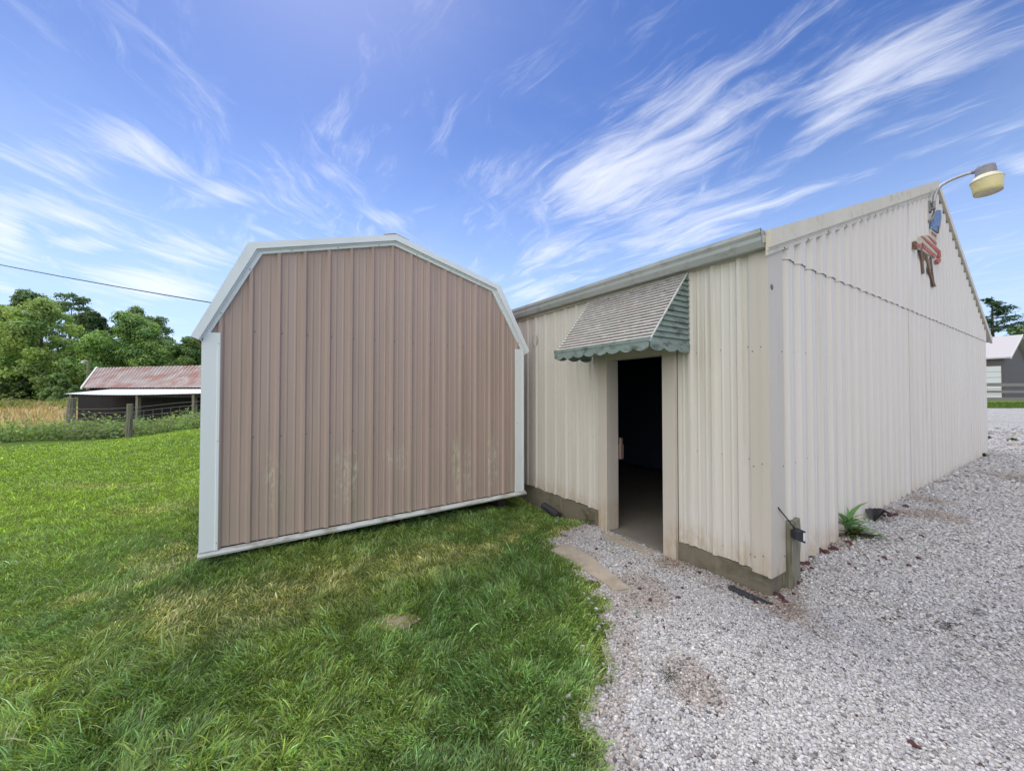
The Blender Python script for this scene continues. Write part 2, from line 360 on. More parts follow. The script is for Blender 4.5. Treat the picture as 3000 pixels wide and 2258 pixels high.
# ------------------------------------------------------------------ frames of the two buildings
C0 = np.array([2.0697, 3.0459])
UG = np.array([.84595, .53326]); UL = np.array([-.53326, .84595]); NG = np.array([.53326, -.84595])
def G(t, e, z): p = C0 + UG * t + NG * e; return (p[0], p[1], z)          # gable wall: along, out, up
def Lw(s, e, z): p = C0 + UL * s - UG * e; return (p[0], p[1], z)         # long door wall: along, out, up
S0 = np.array([-2.8204, 3.4367]); US = np.array([.81375, .58121]); NS = np.array([.58121, -.81375])
def S(s, e, z): p = S0 + US * s + NS * e; return (p[0], p[1], z)          # shed front: along, out, up
B_LEN, B_W = 12.0, 10.15
S_W, S_D = 3.67, 4.2

# ------------------------------------------------------------------ ground
FP0 = np.array([-16.5, 12.1]); FD = np.array([.866, .5]); FN = np.array([-.5, .866])   # fence line
def ground(x, y, dip=True):
    x = np.asarray(x, float); y = np.asarray(y, float)
    tt = (x - C0[0]) * UG[0] + (y - C0[1]) * UG[1]; ee = (x - C0[0]) * NG[0] + (y - C0[1]) * NG[1]
    rise = (.14 * sstep(.12, .55, tt) + .13 * sstep(.4, 2.7, tt)) * (1 - .7 * sstep(.2, 3.2, ee)) + .0125 * np.clip(tt - 9, 0, 40)
    d = (x - FP0[0]) * FN[0] + (y - FP0[1]) * FN[1]; a = (x - FP0[0]) * FD[0] + (y - FP0[1]) * FD[1]
    lawn = .24 * sstep(2.6, 5.5, a) * sstep(-9, -1, d)
    left = 1 - sstep(-6, 4, x)
    far = -1.15 * sstep(.5, 9, d) + 1.25 * sstep(14, 52, d) + .004 * np.clip(d - 52, 0, 400)
    back = .35 * sstep(8, 40, y) * (1 - left)
    s_ = (x - S0[0]) * US[0] + (y - S0[1]) * US[1]; e_ = (x - S0[0]) * NS[0] + (y - S0[1]) * NS[1]
    hollow = (.072 - .018 * s_) * sstep(1.3, .1, e_) * sstep(-4.5, -3.5, e_) * sstep(-.9, -.05, s_) * sstep(3.75, 3.0, s_)
    hollow = hollow - .09 * sstep(.9, .1, np.hypot((x - .6) / 1.6, (y - 5.6) / 1.2))
    out_ = rise * (1 - left) + lawn + (far) * left + back * (1 - sstep(.01, 2, rise)) + hollow
    inside = sstep(.0, .16, tt) * sstep(0, -.16, ee) * sstep(B_W, B_W - .16, tt) * sstep(-B_LEN, -B_LEN + .16, ee)
    if dip: out_ = out_ - inside * (out_ + .22)
    return out_ + .012 * (vnoise(x, y, 1.7, 3) - .5) + .02 * (vnoise(x, y, .5, 4) - .5)
def axis(lo, hi, fine):
    a = list(np.arange(fine[0], fine[1], .12)); s = .12
    while a[-1] < hi: s *= 1.12; a.append(a[-1] + s)
    s = .12
    while a[0] > lo: s *= 1.12; a.insert(0, a[0] - s)
    return np.array(a)
def sheet(name, xs, ys, zoff, mat, keep=None):
    X, Y = np.meshgrid(xs, ys, indexing='ij'); Z = ground(X, Y) + zoff
    V = np.stack([X, Y, Z], -1).reshape(-1, 3); n, m = len(xs), len(ys)
    i, j = np.meshgrid(np.arange(n - 1), np.arange(m - 1), indexing='ij'); k = (i * m + j).ravel()
    F = np.stack([k, k + m, k + m + 1, k + 1], 1)
    if keep is not None:
        cx = (V[F, 0]).mean(1); cy = V[F, 1].mean(1); F = F[keep(cx, cy)]
        us, inv = np.unique(F, return_inverse=True); V = V[us]; F = inv.reshape(F.shape)
    return tag(np_mesh(name, V, [F], mat, smooth=True), kind='structure')
sheet('ground', axis(-900, 900, (-17, 12)), axis(-60, 1600, (-2, 16)), 0, M_lawn)

GRAVEL = [(.30, -12), (.34, 0), (.36, 1.67), (.36, 1.86), (.53, 2.25), (.52, 2.52), (.64, 2.8), (.68, 3.16), (.62, 3.77), (.44, 4.1), (.60, 4.45), (.86, 4.72), (1.06, 4.72)]
GRAVEL += [Lw(0.05, -.1, 0)[:2], G(B_W - .1, -.1, 0)[:2], (4.5, 19), (4.5, 21.6), (30, 22.3), (80, 25), (80, -12)]
def gedge(x, y): return .10 * (vnoise(x, y, 3.1, 21) - .5) + .09 * (vnoise(x, y, 9, 22) - .5)
def in_gravel(x, y):
    return in_poly(np.asarray(x) + gedge(x, y) * 2, np.asarray(y) + gedge(y, x), GRAVEL)
gx = np.concatenate([np.arange(-.2, 12, .06), np.arange(12, 82, .6)]); gy = np.concatenate([np.arange(-12, 0, .3), np.arange(0, 9, .06), np.arange(9, 26, .25)])
sheet('gravel_drive', gx, gy, .011, M_gravel, in_gravel)
sheet('hay_field', np.arange(-170, -14, 1.2), np.arange(18, 80, 1.0), .05, M_field,
      lambda x, y: (((x - FP0[0]) * FN[0] + (y - FP0[1]) * FN[1]) > 14 + 3 * vnoise(x, y, .1, 5)) & (((x - FP0[0]) * FN[0] + (y - FP0[1]) * FN[1]) < 62))

def pix_ground(px, py):
    p = on_z(px, py, .1)
    for _ in range(12):
        z = float(ground(np.array([p[0]]), np.array([p[1]]), False)[0]); p = on_z(px, py, .5 * (z + p[2]))
    return p
def zc(x, y): return float(ground(np.array([x]), np.array([y]))[0])

# ------------------------------------------------------------------ ribbed steel panels
def ag_profile(s0, s1, start, per=.2286, hi=.025):
    pts = []; k0 = int(math.floor((s0 - start) / per)) - 1
    for k in range(k0, k0 + int((s1 - s0) / per) + 4):
        m = start + k * per
        pts += [(m - .030, 0), (m - .013, hi), (m + .013, hi), (m + .030, 0)]
        for q in (.076, .152): pts += [(m + q - .013, 0), (m + q - .005, .0055), (m + q + .005, .0055), (m + q + .013, 0)]
    xs = np.array([p[0] for p in pts]); es = np.array([p[1] for p in pts]); return clip_prof(xs, es, s0, s1)
def box_profile(s0, s1, start, per=.2345, hi=.038):
    pts = []; k0 = int(math.floor((s0 - start) / per)) - 1
    for k in range(k0, k0 + int((s1 - s0) / per) + 4):
        m = start + k * per
        pts += [(m - .082, 0), (m - .064, hi * .5), (m - .044, hi * .95), (m - .012, hi), (m - .006, hi * .9), (m + .006, hi * .9), (m + .012, hi), (m + .044, hi * .95), (m + .064, hi * .5), (m + .082, 0)]
    xs = np.array([p[0] for p in pts]); es = np.array([p[1] for p in pts]); return clip_prof(xs, es, s0, s1)
def clip_prof(xs, es, s0, s1):
    k = (xs > s0) & (xs < s1)
    return ([s0] + list(xs[k]) + [s1], [float(np.interp(s0, xs, es))] + list(es[k]) + [float(np.interp(s1, xs, es))])
def ribbed(mb, P, prof, zb, zt, off=0.0, extra=(), mi=0, flip=False):
    ss, ee = prof
    allS = sorted(set(list(ss) + [x for x in extra if ss[0] < x < ss[-1]]))
    E = np.interp(allS, ss, ee)
    vs = []
    for s, e in zip(allS, E): vs += [P(s, e + off, zb(s)), P(s, e + off, zt(s))]
    fs = []
    for i in range(len(allS) - 1):
        a = 2 * i; f = (a, a + 2, a + 3, a + 1); fs.append(f[::-1] if flip else f)
    mb.add(vs, fs, mi)
def screw(mb, P, s, e, z, mi=1, r=.006):
    vs = [P(s + r * math.cos(k * math.pi / 3), e, z + r * math.sin(k * math.pi / 3)) for k in range(6)]
    vs += [P(s + .6 * r * math.cos(k * math.pi / 3), e + .006, z + .6 * r * math.sin(k * math.pi / 3)) for k in range(6)]
    mb.add(vs, [(k, (k + 1) % 6, 6 + (k + 1) % 6, 6 + k) for k in range(6)] + [tuple(range(6, 12))], mi)

# ------------------------------------------------------------------ the tan gambrel shed
SZ = .17
shed = thing('gambrel_shed', 'tan ribbed steel shed with a gambrel roof edged in white trim, standing on the lawn', 'shed', (*S(S_W / 2, -S_D / 2, 0)[:2], zc(*S(S_W / 2, -S_D / 2, 0)[:2])))
OUTP = [on_plane(x, y, S0 + NS * .075, US) for x, y in ((557.7, 985), (727, 709.5), (1162, 687), (1466.7, 837), (1551, 1028))]
INP = [on_plane(x, y, S0 + NS * .033, US) for x, y in ((599, 1001), (768.5, 744), (1155, 718.5), (1441.4, 852.5), (1535, 1041))]
ix = [p[0] for p in INP]; iz = [p[1] for p in INP]
top_f = lambda s: float(np.interp(s, ix, iz)) + .02
mb = MB(); ribbed(mb, S, ag_profile(.02, S_W - .02, .345 - .2286), lambda s: SZ + .045, top_f, extra=ix)
for z in (1.21, 2.24):
    for k in range(15):
        s = .150 + k * .2286
        if .15 < s < S_W - .15: screw(mb, S, s, 0, z + .02 * s / 3.0, 1, .007)
mb.build('front_wall', [M_tan, M_screw], shed)
def Pback(s, e, z): return S(s, -S_D - e, z)
mb = MB(); ribbed(mb, Pback, ag_profile(.02, S_W - .02, .1), lambda s: SZ + .04, top_f, extra=ix, flip=True); mb.build('back_wall', M_tan, shed)
for flip, sx, zt in ((True, 0.0, 2.16), (False, S_W, 2.25)):
    def Pside(a, e, z, sx=sx, sg=(-1 if sx == 0 else 1)): return S(sx + sg * e, -a, z)
    mb = MB(); ribbed(mb, Pside, ag_profile(.02, S_D - .02, .1), lambda s: SZ + .04, lambda s, zt=zt: zt, flip=flip); mb.build('side_wall', M_tan, shed)
mb = MB(); mb.box(S, (.03, S_W - .03), (-S_D + .03, -.03), (SZ + .005, SZ + .06)); mb.build('floor', M_dark, shed)
for s in (.25, 1.3, 2.4, S_W - .3):
    mb = MB(); mb.box(S, (s - .06, s + .06), (-S_D + .1, -.12), (zc(*S(s, -.3, 0)[:2]) - .05, SZ + .003)); mb.build('skid', M_dark, shed)
# roof: four sloped slabs following the gambrel, inside the trim line
mb = MB()
for i in range(4):
    (a0, z0), (a1, z1) = OUTP[i], OUTP[i + 1]
    b0, b1 = INP[i], INP[i + 1]
    q = lambda p, o, k: (p[0] + (o[0] - p[0]) * k, p[1] + (o[1] - p[1]) * k)
    A, B = q(b0, (a0, z0), .93), q(b1, (a1, z1), .93); Cc, D = q(b0, (a0, z0), .6), q(b1, (a1, z1), .6)
    mb.hexa([S(A[0], .02, A[1]), S(B[0], .02, B[1]), S(B[0], -S_D - .05, B[1]), S(A[0], -S_D - .05, A[1]),
             S(Cc[0], .02, Cc[1]), S(D[0], .02, D[1]), S(D[0], -S_D - .05, D[1]), S(Cc[0], -S_D - .05, Cc[1])])
mb.build('roof', M_shedroof, shed)
mb = MB()
px_, pz_ = OUTP[2]
mb.hexa([S(px_ - .13, .03, pz_ - .030), S(px_, .03, pz_ + .012), S(px_, -S_D, pz_ + .012), S(px_ - .13, -S_D, pz_ - .030),
         S(px_ - .13, .03, pz_ - .012), S(px_, .03, pz_ + .032), S(px_, -S_D, pz_ + .032), S(px_ - .13, -S_D, pz_ - .012)])
mb.hexa([S(px_, .03, pz_ + .012), S(px_ + .17, .03, pz_ - .030), S(px_ + .17, -S_D, pz_ - .030), S(px_, -S_D, pz_ + .012),
         S(px_, .03, pz_ + .032), S(px_ + .17, .03, pz_ - .012), S(px_ + .17, -S_D, pz_ - .012), S(px_, -S_D, pz_ + .032)])
mb.build('ridge_cap', M_shedroof, shed)
def rake_piece(P, o0, o1, i0, i1, depth=.075):
    mb = MB(); q = lambda o, i, k: (o[0] + (i[0] - o[0]) * k, o[1] + (i[1] - o[1]) * k)
    for k0, k1, e in ((0, .60, depth), (.60, .72, depth - .028), (.72, 1.0, depth - .042)):
        a, b, c, d = q(o0, i0, k0), q(o1, i1, k0), q(o1, i1, k1), q(o0, i0, k1)
        mb.hexa([P(d[0], 0, d[1]), P(c[0], 0, c[1]), P(b[0], 0, b[1]), P(a[0], 0, a[1]), P(d[0], e, d[1]), P(c[0], e, c[1]), P(b[0], e, b[1]), P(a[0], e, a[1])])
    L = math.hypot(i1[0] - i0[0], i1[1] - i0[1])
    for k in range(max(2, int(L / .42))):
        f = (k + .6) / max(2, int(L / .42)); p = q((i0[0] + (i1[0] - i0[0]) * f, i0[1] + (i1[1] - i0[1]) * f), (o0[0] + (o1[0] - o0[0]) * f, o0[1] + (o1[1] - o0[1]) * f), .12)
        screw(mb, P, p[0], depth - .042, p[1], 1)
    return mb
for i in range(4):
    rake_piece(S, OUTP[i], OUTP[i + 1], INP[i], INP[i + 1]).build('rake_trim', [M_white, M_screw], shed)
tx_ = lambda px: on_plane(px, 1300, S0 + NS * .036, US)[0]
for a, b, zt in ((tx_(591), tx_(643), 2.20), (tx_(1511), tx_(1534), 2.28)):
    mb = MB()
    vs = [(a, .012), (a, .034), (a + .03, .034), (b - .028, .034), (b - .022, .040), (b - .004, .040), (b, .030), (b, .012)]
    n = len(vs)
    mb.add([S(x, e, SZ + .035) for x, e in vs] + [S(x, e, zt) for x, e in vs], [(k, (k + 1) % n, n + (k + 1) % n, n + k) for k in range(n)] + [tuple(range(n))[::-1], tuple(range(n, 2 * n))])
    sg = -1 if a < 1 else 1; c = a if a < 1 else b
    mb.box(S, (min(c, c + .012 * sg), max(c, c + .012 * sg)), (-.12, .033), (SZ + .035, zt - .002))
    for z in (.27, 1.2, 2.1): screw(mb, S, b - .013 if a < 1 else a + .02, .036, z, 1)
    mb.build('corner_trim', [M_white, M_screw], shed)
mb = MB()
mb.hexa([S(-.025, .01, SZ - .012), S(S_W + .02, .01, SZ - .012), S(S_W + .02, .055, SZ - .012), S(-.025, .055, SZ - .012),
         S(-.025, .01, SZ + .036), S(S_W + .02, .01, SZ + .036), S(S_W + .02, .062, SZ + .008), S(-.025, .062, SZ + .008)])
mb.build('base_trim', M_basetrim, shed)

# ------------------------------------------------------------------ the white steel building
bld = thing('steel_building', 'long off-white ribbed steel building with an open doorway and a wide gable end', 'building', (*G(B_W / 2, -B_LEN / 2, 0)[:2], zc(*G(B_W / 2, -B_LEN / 2, 0)[:2])))
APEX_T, APEX_Z = 5.62, 5.02
EAVE_L, EAVE_R, ROVER = 2.90, 2.86, .42
roofz = lambda t: float(np.interp(t, [-.06, APEX_T, B_W + ROVER], [EAVE_L, APEX_Z, EAVE_R]))
DS0, DS1, DTOP = .945, 1.702, 2.035                              # doorway along the long wall
jag = lambda s, k: .17 + .022 + .016 * (vnoise(np.array([s]), np.array([k]), 9, 31)[0] - .5)
WT = 2.93
lw0 = .206
mb = MB()
ribbed(mb, Lw, ag_profile(.10, .80, lw0), lambda s: jag(s, .1), lambda s: WT, flip=True)
ribbed(mb, Lw, ag_profile(1.84, B_LEN, lw0), lambda s: jag(s, .2) + .012, lambda s: WT, flip=True)
ribbed(mb, Lw, ag_profile(.80, 1.84, lw0), lambda s: DTOP + .06, lambda s: WT, flip=True)
for k in range(40):
    s = .14 + k * .2286
    for z in (.30, 1.10, 2.03):
        if s < .80 or s > 1.86: screw(mb, Lw, s, .001, z + random.uniform(-.01, .01), 1, .006)
mb.build('door_wall', [M_cream, M_screw], bld)
# gable wall: lower sheets, and upper sheets lapped over them
SEAM = 2.775
mb = MB()
gz = lambda t: .165 + .01 * (vnoise(np.array([t]), np.array([3.3]), 6, 12)[0] - .5)
ribbed(mb, G, box_profile(.215, B_W, .358), gz, lambda t: min(SEAM + .05, roofz(t) - .1), flip=False)
for z in (1.04, 2.0):
    for k in range(43):
        t = .25 + k * .2345 + random.uniform(-.008, .008); screw(mb, G, t, 0.003, z + random.uniform(-.012, .012), 1, .007)
mb.build('gable_wall', [M_gablewall, M_screw], bld)
mb = MB(); lap = .012
def upt(t):
    if t < APEX_T: return roofz(t) - .09
    k = math.floor((t - .241) / .2345); return max(roofz(.241 + (k + 1) * .2345) - .035, SEAM - .005 + .02)
def upb(t):
    k = math.floor((t - .241) / .2345); f = (t - .241) / .2345 - k
    return min(SEAM + .012 - .022 * f + .003 * math.sin(k * 2.1), roofz(t) - .05)
pr = box_profile(.215, B_W - .15, .358)
ribbed(mb, G, pr, upb, lambda t: upt(t), off=lap, extra=[.241 + k * .2345 + d for k in range(44) for d in (-.0005, .0005)] + [APEX_T])
mb.build('gable_wall_upper', [M_gablewall, M_screw], bld)
M_seam = surf('seam_dark', (.30, .265, .225), .8)  # thin darker strips along the sheet laps
for px, py in ((2653, 1100), (2722, 1250), (2846, 1200)):
    t0 = on_plane(px, py, C0 + NG * .03, UG)[0]; t0 = .358 + .2345 * round((t0 - .358) / .2345) + .06
    mb = MB(); mb.box(G, (t0, t0 + .009), (.018, .034), (.20, SEAM - .02)); mb.build('panel_seam', M_seam, bld)
mb = MB(); p_ = on_plane(2262, 841, C0 + NG * .03, UG); screw(mb, G, max(p_[0], .012), .027, p_[1], 0, .028); mb.build('rust_hole', M_screw, bld)
# far walls
def Rw(s, e, z): p = C0 + UG * B_W + UL * s + UG * e; return (p[0], p[1], z)
mb = MB(); ribbed(mb, Rw, ag_profile(0, B_LEN, .1), lambda s: .2, lambda s: EAVE_R + .12); mb.build('side_wall', M_cream, bld)
def Bk(t, e, z): return G(t, -B_LEN - e, z)
mb = MB(); ribbed(mb, Bk, ag_profile(0, B_W, .1), lambda s: .2, lambda t: roofz(t) - .1, extra=[APEX_T], flip=True); mb.build('back_wall', M_cream, bld)
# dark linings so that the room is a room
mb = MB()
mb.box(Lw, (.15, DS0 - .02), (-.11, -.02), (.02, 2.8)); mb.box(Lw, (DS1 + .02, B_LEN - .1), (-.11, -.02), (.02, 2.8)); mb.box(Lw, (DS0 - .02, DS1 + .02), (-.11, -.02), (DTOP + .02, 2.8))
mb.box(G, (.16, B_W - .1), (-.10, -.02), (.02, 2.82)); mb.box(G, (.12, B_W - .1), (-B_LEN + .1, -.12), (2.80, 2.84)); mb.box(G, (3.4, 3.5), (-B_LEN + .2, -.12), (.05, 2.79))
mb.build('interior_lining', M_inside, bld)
mb = MB(); mb.box(G, (.02, B_W - .02), (-B_LEN + .02, -.02), (-.12, .012)); mb.build('floor_slab', M_floor, bld)
# foundation curb
mb = MB()
mb.box(Lw, (.0, .94), (-.14, .006), (-.16, .185)); mb.box(Lw, (1.71, B_LEN), (-.14, .006), (-.2, .195)); mb.box(Lw, (.942, 1.708), (-.13, .03), (-.16, -.012))
mb.box(G, (.142, B_W), (-.13, .004), (-.16, .16))
mb.build('foundation', M_conc, bld, bevel=.006)
# corner trim
mb = MB()
mb.box(Lw, (-.026, .116), (.004, .027), (.175, WT - .02)); mb.box(G, (-.0265, .225), (.003, .0275), (.168, WT - .05)); mb.box(Lw, (.03, .045), (.0275, .030), (.18, WT - .03))
for z in (.3, 1.04, 1.99): screw(mb, Lw, .095, .027, z, 1); screw(mb, Lw, .03, .0305, z + .03, 1, .005); screw(mb, G, .195, .0275, z, 1)
mb.build('corner_trim', [M_cream2, M_screw], bld)
# door frame
mb = MB()
mb.box(Lw, (DS1, 1.842), (.003, .048), (.012, DTOP + .10)); mb.box(Lw, (.803, DS0), (.003, .048), (-.015, DTOP + .10)); mb.box(Lw, (DS0, DS1), (.003, .046), (DTOP, DTOP + .10))
mb.box(Lw, (DS1, DS1 + .03), (-.15, .002), (.014, DTOP)); mb.box(Lw, (DS0 - .03, DS0), (-.15, .002), (.014, DTOP)); mb.box(Lw, (DS0, DS1), (-.15, .002), (DTOP + .001, DTOP + .03))
mb.build('door_frame', M_cream2, bld, bevel=.003)
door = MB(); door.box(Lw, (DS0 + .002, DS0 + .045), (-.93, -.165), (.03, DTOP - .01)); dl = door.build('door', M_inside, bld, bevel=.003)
M_latch = surf('latch_metal', (.22, .15, .14), .5, .3)
mb = MB(); mb.tube([Lw(DS0 + .046, -.86, .98), Lw(DS0 + .09, -.86, .98), Lw(DS0 + .11, -.86, .98)], [.012, .03, .022], 10); mb.build('handle', M_latch, dl)
mb = MB(); mb.box(Lw, (DS1 - .040, DS1 - .0005), (-.20, -.152), (.845, 1.02)); mb.box(Lw, (DS1 - .034, DS1 - .0005), (-.19, -.160), (1.0205, 1.10)); mb.build('latch', M_latch, bld, bevel=.003)
# round hole cover left of the awning
P_ = on_plane(1570, 999, C0, UL)
mb = MB(); pts = [Lw(P_[0] + .062 * math.cos(a), .022, P_[1] + .085 * math.sin(a)) for a in np.linspace(0, 2 * math.pi, 25)]
mb.tube(pts, .003, 5, 1, caps=False); mb.add([Lw(P_[0] + .06 * math.cos(a), .0215, P_[1] + .083 * math.sin(a)) for a in np.linspace(0, 2 * math.pi, 25)[:-1]], [tuple(range(24))[::-1]])
mb.build('vent_cover', [M_cream, M_screw], bld)
# roof slabs, rake boards
mb = MB()
for t0, t1 in ((-.10, APEX_T), (APEX_T, B_W + ROVER)):
    z0, z1 = roofz(t0), roofz(t1)
    mb.hexa([G(t0, .035, z0 - .06), G(t1, .035, z1 - .06), G(t1, -B_LEN - .1, z1 - .06), G(t0, -B_LEN - .1, z0 - .06),
             G(t0, .035, z0), G(t1, .035, z1), G(t1, -B_LEN - .1, z1), G(t0, -B_LEN - .1, z0)])
roof = mb.build('roof', M_roof, bld)
def strip(mb, t0, t1, d0, d1, e0, e1, mi=0):
    mb.hexa([G(t0, e0, roofz(t0) - d1), G(t1, e0, roofz(t1) - d1), G(t1, e1, roofz(t1) - d1), G(t0, e1, roofz(t0) - d1),
             G(t0, e0, roofz(t0) - d0), G(t1, e0, roofz(t1) - d0), G(t1, e1, roofz(t1) - d0), G(t0, e1, roofz(t0) - d0)], mi)
for t0, t1, o in ((-.085, 3.93, 0), (3.935, APEX_T - .002, .003)):
    mb = MB()
    strip(mb, t0, t1, -.035, .105, .038, .078 + o); strip(mb, t0, t1, .105, .125, .038, .058 + o); strip(mb, t0, t1, .125, .165, .038, .049 + o)
    k = t0 + .3
    while k < t1: screw(mb, G, k, .05, roofz(k) - .146, 1, .008); k += .47
    mb.build('rake_board', [M_rake, M_screw], bld)
mb = MB(); strip(mb, APEX_T + .002, B_W + ROVER, -.035, .085, .036, .078); mb.build('rake_board', [M_rake], bld)
# gutter: K profile along the long wall, rising a little away from the corner
mb = MB()
gp = [(.034, -.13), (.034, .0), (.040, .0), (.040, -.118), (.098, -.118), (.120, -.075), (.122, -.045), (.138, -.02), (.138, .004), (.130, .012), (.150, .012), (.150, -.022), (.134, -.05), (.131, -.08), (.105, -.13)]
n = len(gp); ends = [(-.03, 2.935), (B_LEN + .05, 3.06)]
vs = [Lw(s, e, zt + z) for s, zt in ends for e, z in gp]
mb.add(vs, [(k, k + n, (k + 1) % n + n, (k + 1) % n) for k in range(n)])
mb.add([Lw(-.031, e, 2.935 + z) for e, z in ((.034, -.13), (.034, .0), (.145, .008), (.138, -.03), (.125, -.08), (.105, -.13))], [tuple(range(6))])
mb.build('gutter', M_gutter, bld)
mb = MB(); mb.box(Lw, (-.02, B_LEN), (.006, .032), (2.80, 2.93)); mb.build('fascia', M_cream2, bld)

# ------------------------------------------------------------------ awning over the door
AS0, AS1, AZ = .668, 1.951, 2.80
def solve_awn(px, py, s):
    p = C0 + UL * s; a, z = on_plane(px, py, p, UG); return -a, z
d1, zf1 = solve_awn(1896, 1018, AS0); d2, zf2 = solve_awn(1633, 1024, AS1)
AD = .5 * (d1 + d2); AZF = .5 * (zf1 + zf2); AWALL = 2.02
awn = thing('door_awning', 'weathered green and white louvred metal awning with a scalloped edge over the doorway', 'awning', Lw((AS0 + AS1) / 2, .02, AWALL))
mb = MB(); N = 21
sl = np.array([AD - .03, AZF - AZ]); Ls = np.linalg.norm(sl); sl = sl / Ls; nr = np.array([-sl[1], sl[0]])
prof = []
for i in range(N):
    a = np.array([.03, AZ]) + sl * Ls * i / N; b = np.array([.03, AZ]) + sl * Ls * (i + 1) / N
    prof += [a + nr * .000, a + sl * .012 + nr * .006, b + nr * .020, b + sl * .003 + nr * .016]
m_ = len(prof)
vs = [Lw(s, p[0], p[1]) for s in (AS0, AS1) for p in prof] + [Lw(s, p[0] - nr[0] * .02, p[1] - nr[1] * .03) for s in (AS0, AS1) for p in prof]
fs = [(k, k + 1, m_ + k + 1, m_ + k) for k in range(m_ - 1)] + [(2 * m_ + k, 3 * m_ + k, 3 * m_ + k + 1, 2 * m_ + k + 1) for k in range(m_ - 1)]
fs += [(k, 2 * m_ + k, 2 * m_ + k + 1, k + 1) for k in range(m_ - 1)] + [(m_ + k, m_ + k + 1, 3 * m_ + k + 1, 3 * m_ + k) for k in range(m_ - 1)]
mb.add(vs, fs); mb.build('slatted_top', M_awn, awn)
eo = lambda z: .03 + (AZ - z) / (AZ - AZF) * (AD - .03)          # how far out the slope is at a height
for sx, sg in ((AS0, -1), (AS1, 1)):
    mb = MB(); NS_ = 13; zs = np.linspace(AZ - .03, AZF, NS_ + 1)
    for i in range(NS_):
        za, zb = zs[i], zs[i + 1]; ea, eb = eo(za) - .004, eo(zb) - .004
        o0, o1 = 0.0, .020 * sg
        A = [Lw(sx + o0 * 1, .022, za), Lw(sx + o0, max(ea, .03), za), Lw(sx + o1, max(eb, .035), zb + .004), Lw(sx + o1, .022, zb + .004)]
        Bv = [Lw(sx - .004 * sg, .022, za), Lw(sx - .004 * sg, max(ea, .03), za), Lw(sx - .004 * sg, max(eb, .035), zb), Lw(sx - .004 * sg, .022, zb)]
        mb.hexa(A + Bv)
    mb.build('side_panel', M_awng, awn)
    mb = MB(); mb.tube([Lw(sx + .008 * sg, eo(z) + .006, z) for z in np.linspace(AZ, AZF, 9)], .009, 6); mb.build('edge_trim', M_edge, awn)
def valance(mb, P, a0, a1, n, zt):
    xs = np.linspace(a0, a1, n * 8 + 1); vs = []
    for i, x in enumerate(xs):
        f = (i % 8) / 8; zl = zt - .050 - .030 * math.sin(math.pi * f) ** .8
        vs += [P(x, .004, zt), P(x, .004, zl), P(x, -.004, zt), P(x, -.004, zl)]
    fs = []
    for i in range(len(xs) - 1):
        k = 4 * i; fs += [(k, k + 1, k + 5, k + 4), (k + 2, k + 6, k + 7, k + 3), (k + 1, k + 3, k + 7, k + 5)]
    mb.add(vs, fs)
mb = MB(); valance(mb, lambda a, e, z: Lw(a, AD + .012 + e, z), AS0 - .012, AS1 + .012, 8, AZF + .004)
valance(mb, lambda a, e, z: Lw(AS0 - .018 - e, a, z), .03, AD + .006, 3, AZF + .004); valance(mb, lambda a, e, z: Lw(AS1 + .018 + e, a, z), .03, AD + .006, 3, AZF + .004)
mb.build('valance', M_awng, awn)
mb = MB(); mb.box(Lw, (AS0 - .014, AS1 + .014), (AD - .02, AD + .020), (AZF + .006, AZF + .040)); mb.build('front_rail', M_awng, awn)

# ------------------------------------------------------------------ yard light on the gable
T0 = on_plane(2737, 600, C0, UG)[0]
Zb = on_plane(2737, 600, C0, UG)[1]
lamp = thing('yard_light', 'yard light with a yellowed shade on a curved arm at the gable peak', 'lamp', G(T0, .05, Zb))
hd = G(T0 - .02, .58, 0); HY = hd[1]
P1 = at_y(2890, 520, HY); HC = np.array([P1[0], P1[1], P1[2]])
e_, z_ = on_plane(2890, 520, C0 + UG * on_plane(2736, 600, C0 + NG * .10, UG)[0], NG); HC = np.array(G(on_plane(2736, 600, C0 + NG * .10, UG)[0], e_, z_))
Tb = on_plane(2736, 600, C0 + NG * .10, UG)[0]; PB = C0 + UG * Tb
arm = []
for x_, y_ in ((2735, 612), (2736, 594), (2738, 576), (2745, 558), (2758, 543), (2780, 530), (2806, 519), (2832, 510), (2858, 503)):
    e_, z_ = on_plane(x_, y_, PB, NG); arm.append(np.array(G(Tb, max(e_, .09), z_)))
Zb = arm[0][2] + .10
mb = MB(); mb.tube(arm, .021, 10); mb.build('arm', M_alum, lamp, smooth=True)
mb = MB(); mb.tube([arm[-2] + (arm[-1] - arm[-2]) * .6, arm[-1], HC + np.array([0, 0, .075])], .028, 10); mb.build('clamp_sleeve', M_ball, lamp, smooth=True)
mb = MB(); mb.box(G, (Tb - .05, Tb + .05), (.044, .07), (Zb - .14, Zb + .03)); mb.box(G, (Tb - .03, Tb + .03), (.07, .115), (Zb - .02, Zb + .005)); mb.box(G, (Tb - .03, Tb + .03), (.07, .115), (Zb - .11, Zb - .085)); mb.build('bracket', M_ball, lamp)
mb = MB(); mb.tube([G(Tb, .10, Zb - .11), G(Tb, .10, Zb - .18), G(Tb - .04, .085, Zb - .26), G(Tb - .09, .045, Zb - .31)], .018, 8); mb.build('conduit', M_ball, lamp, smooth=True)
ax = Vector(tuple((arm[-1] - arm[-3]))); ax.z = 0; ax.normalize(); tilt = Vector((-ax.x * .06, -ax.y * .06, 1)).normalized()
LSC = .88
def Lp(p): return [(r_ * LSC, h_ * .92) for r_, h_ in p]
def hp(h): return HC + np.array(tilt) * h
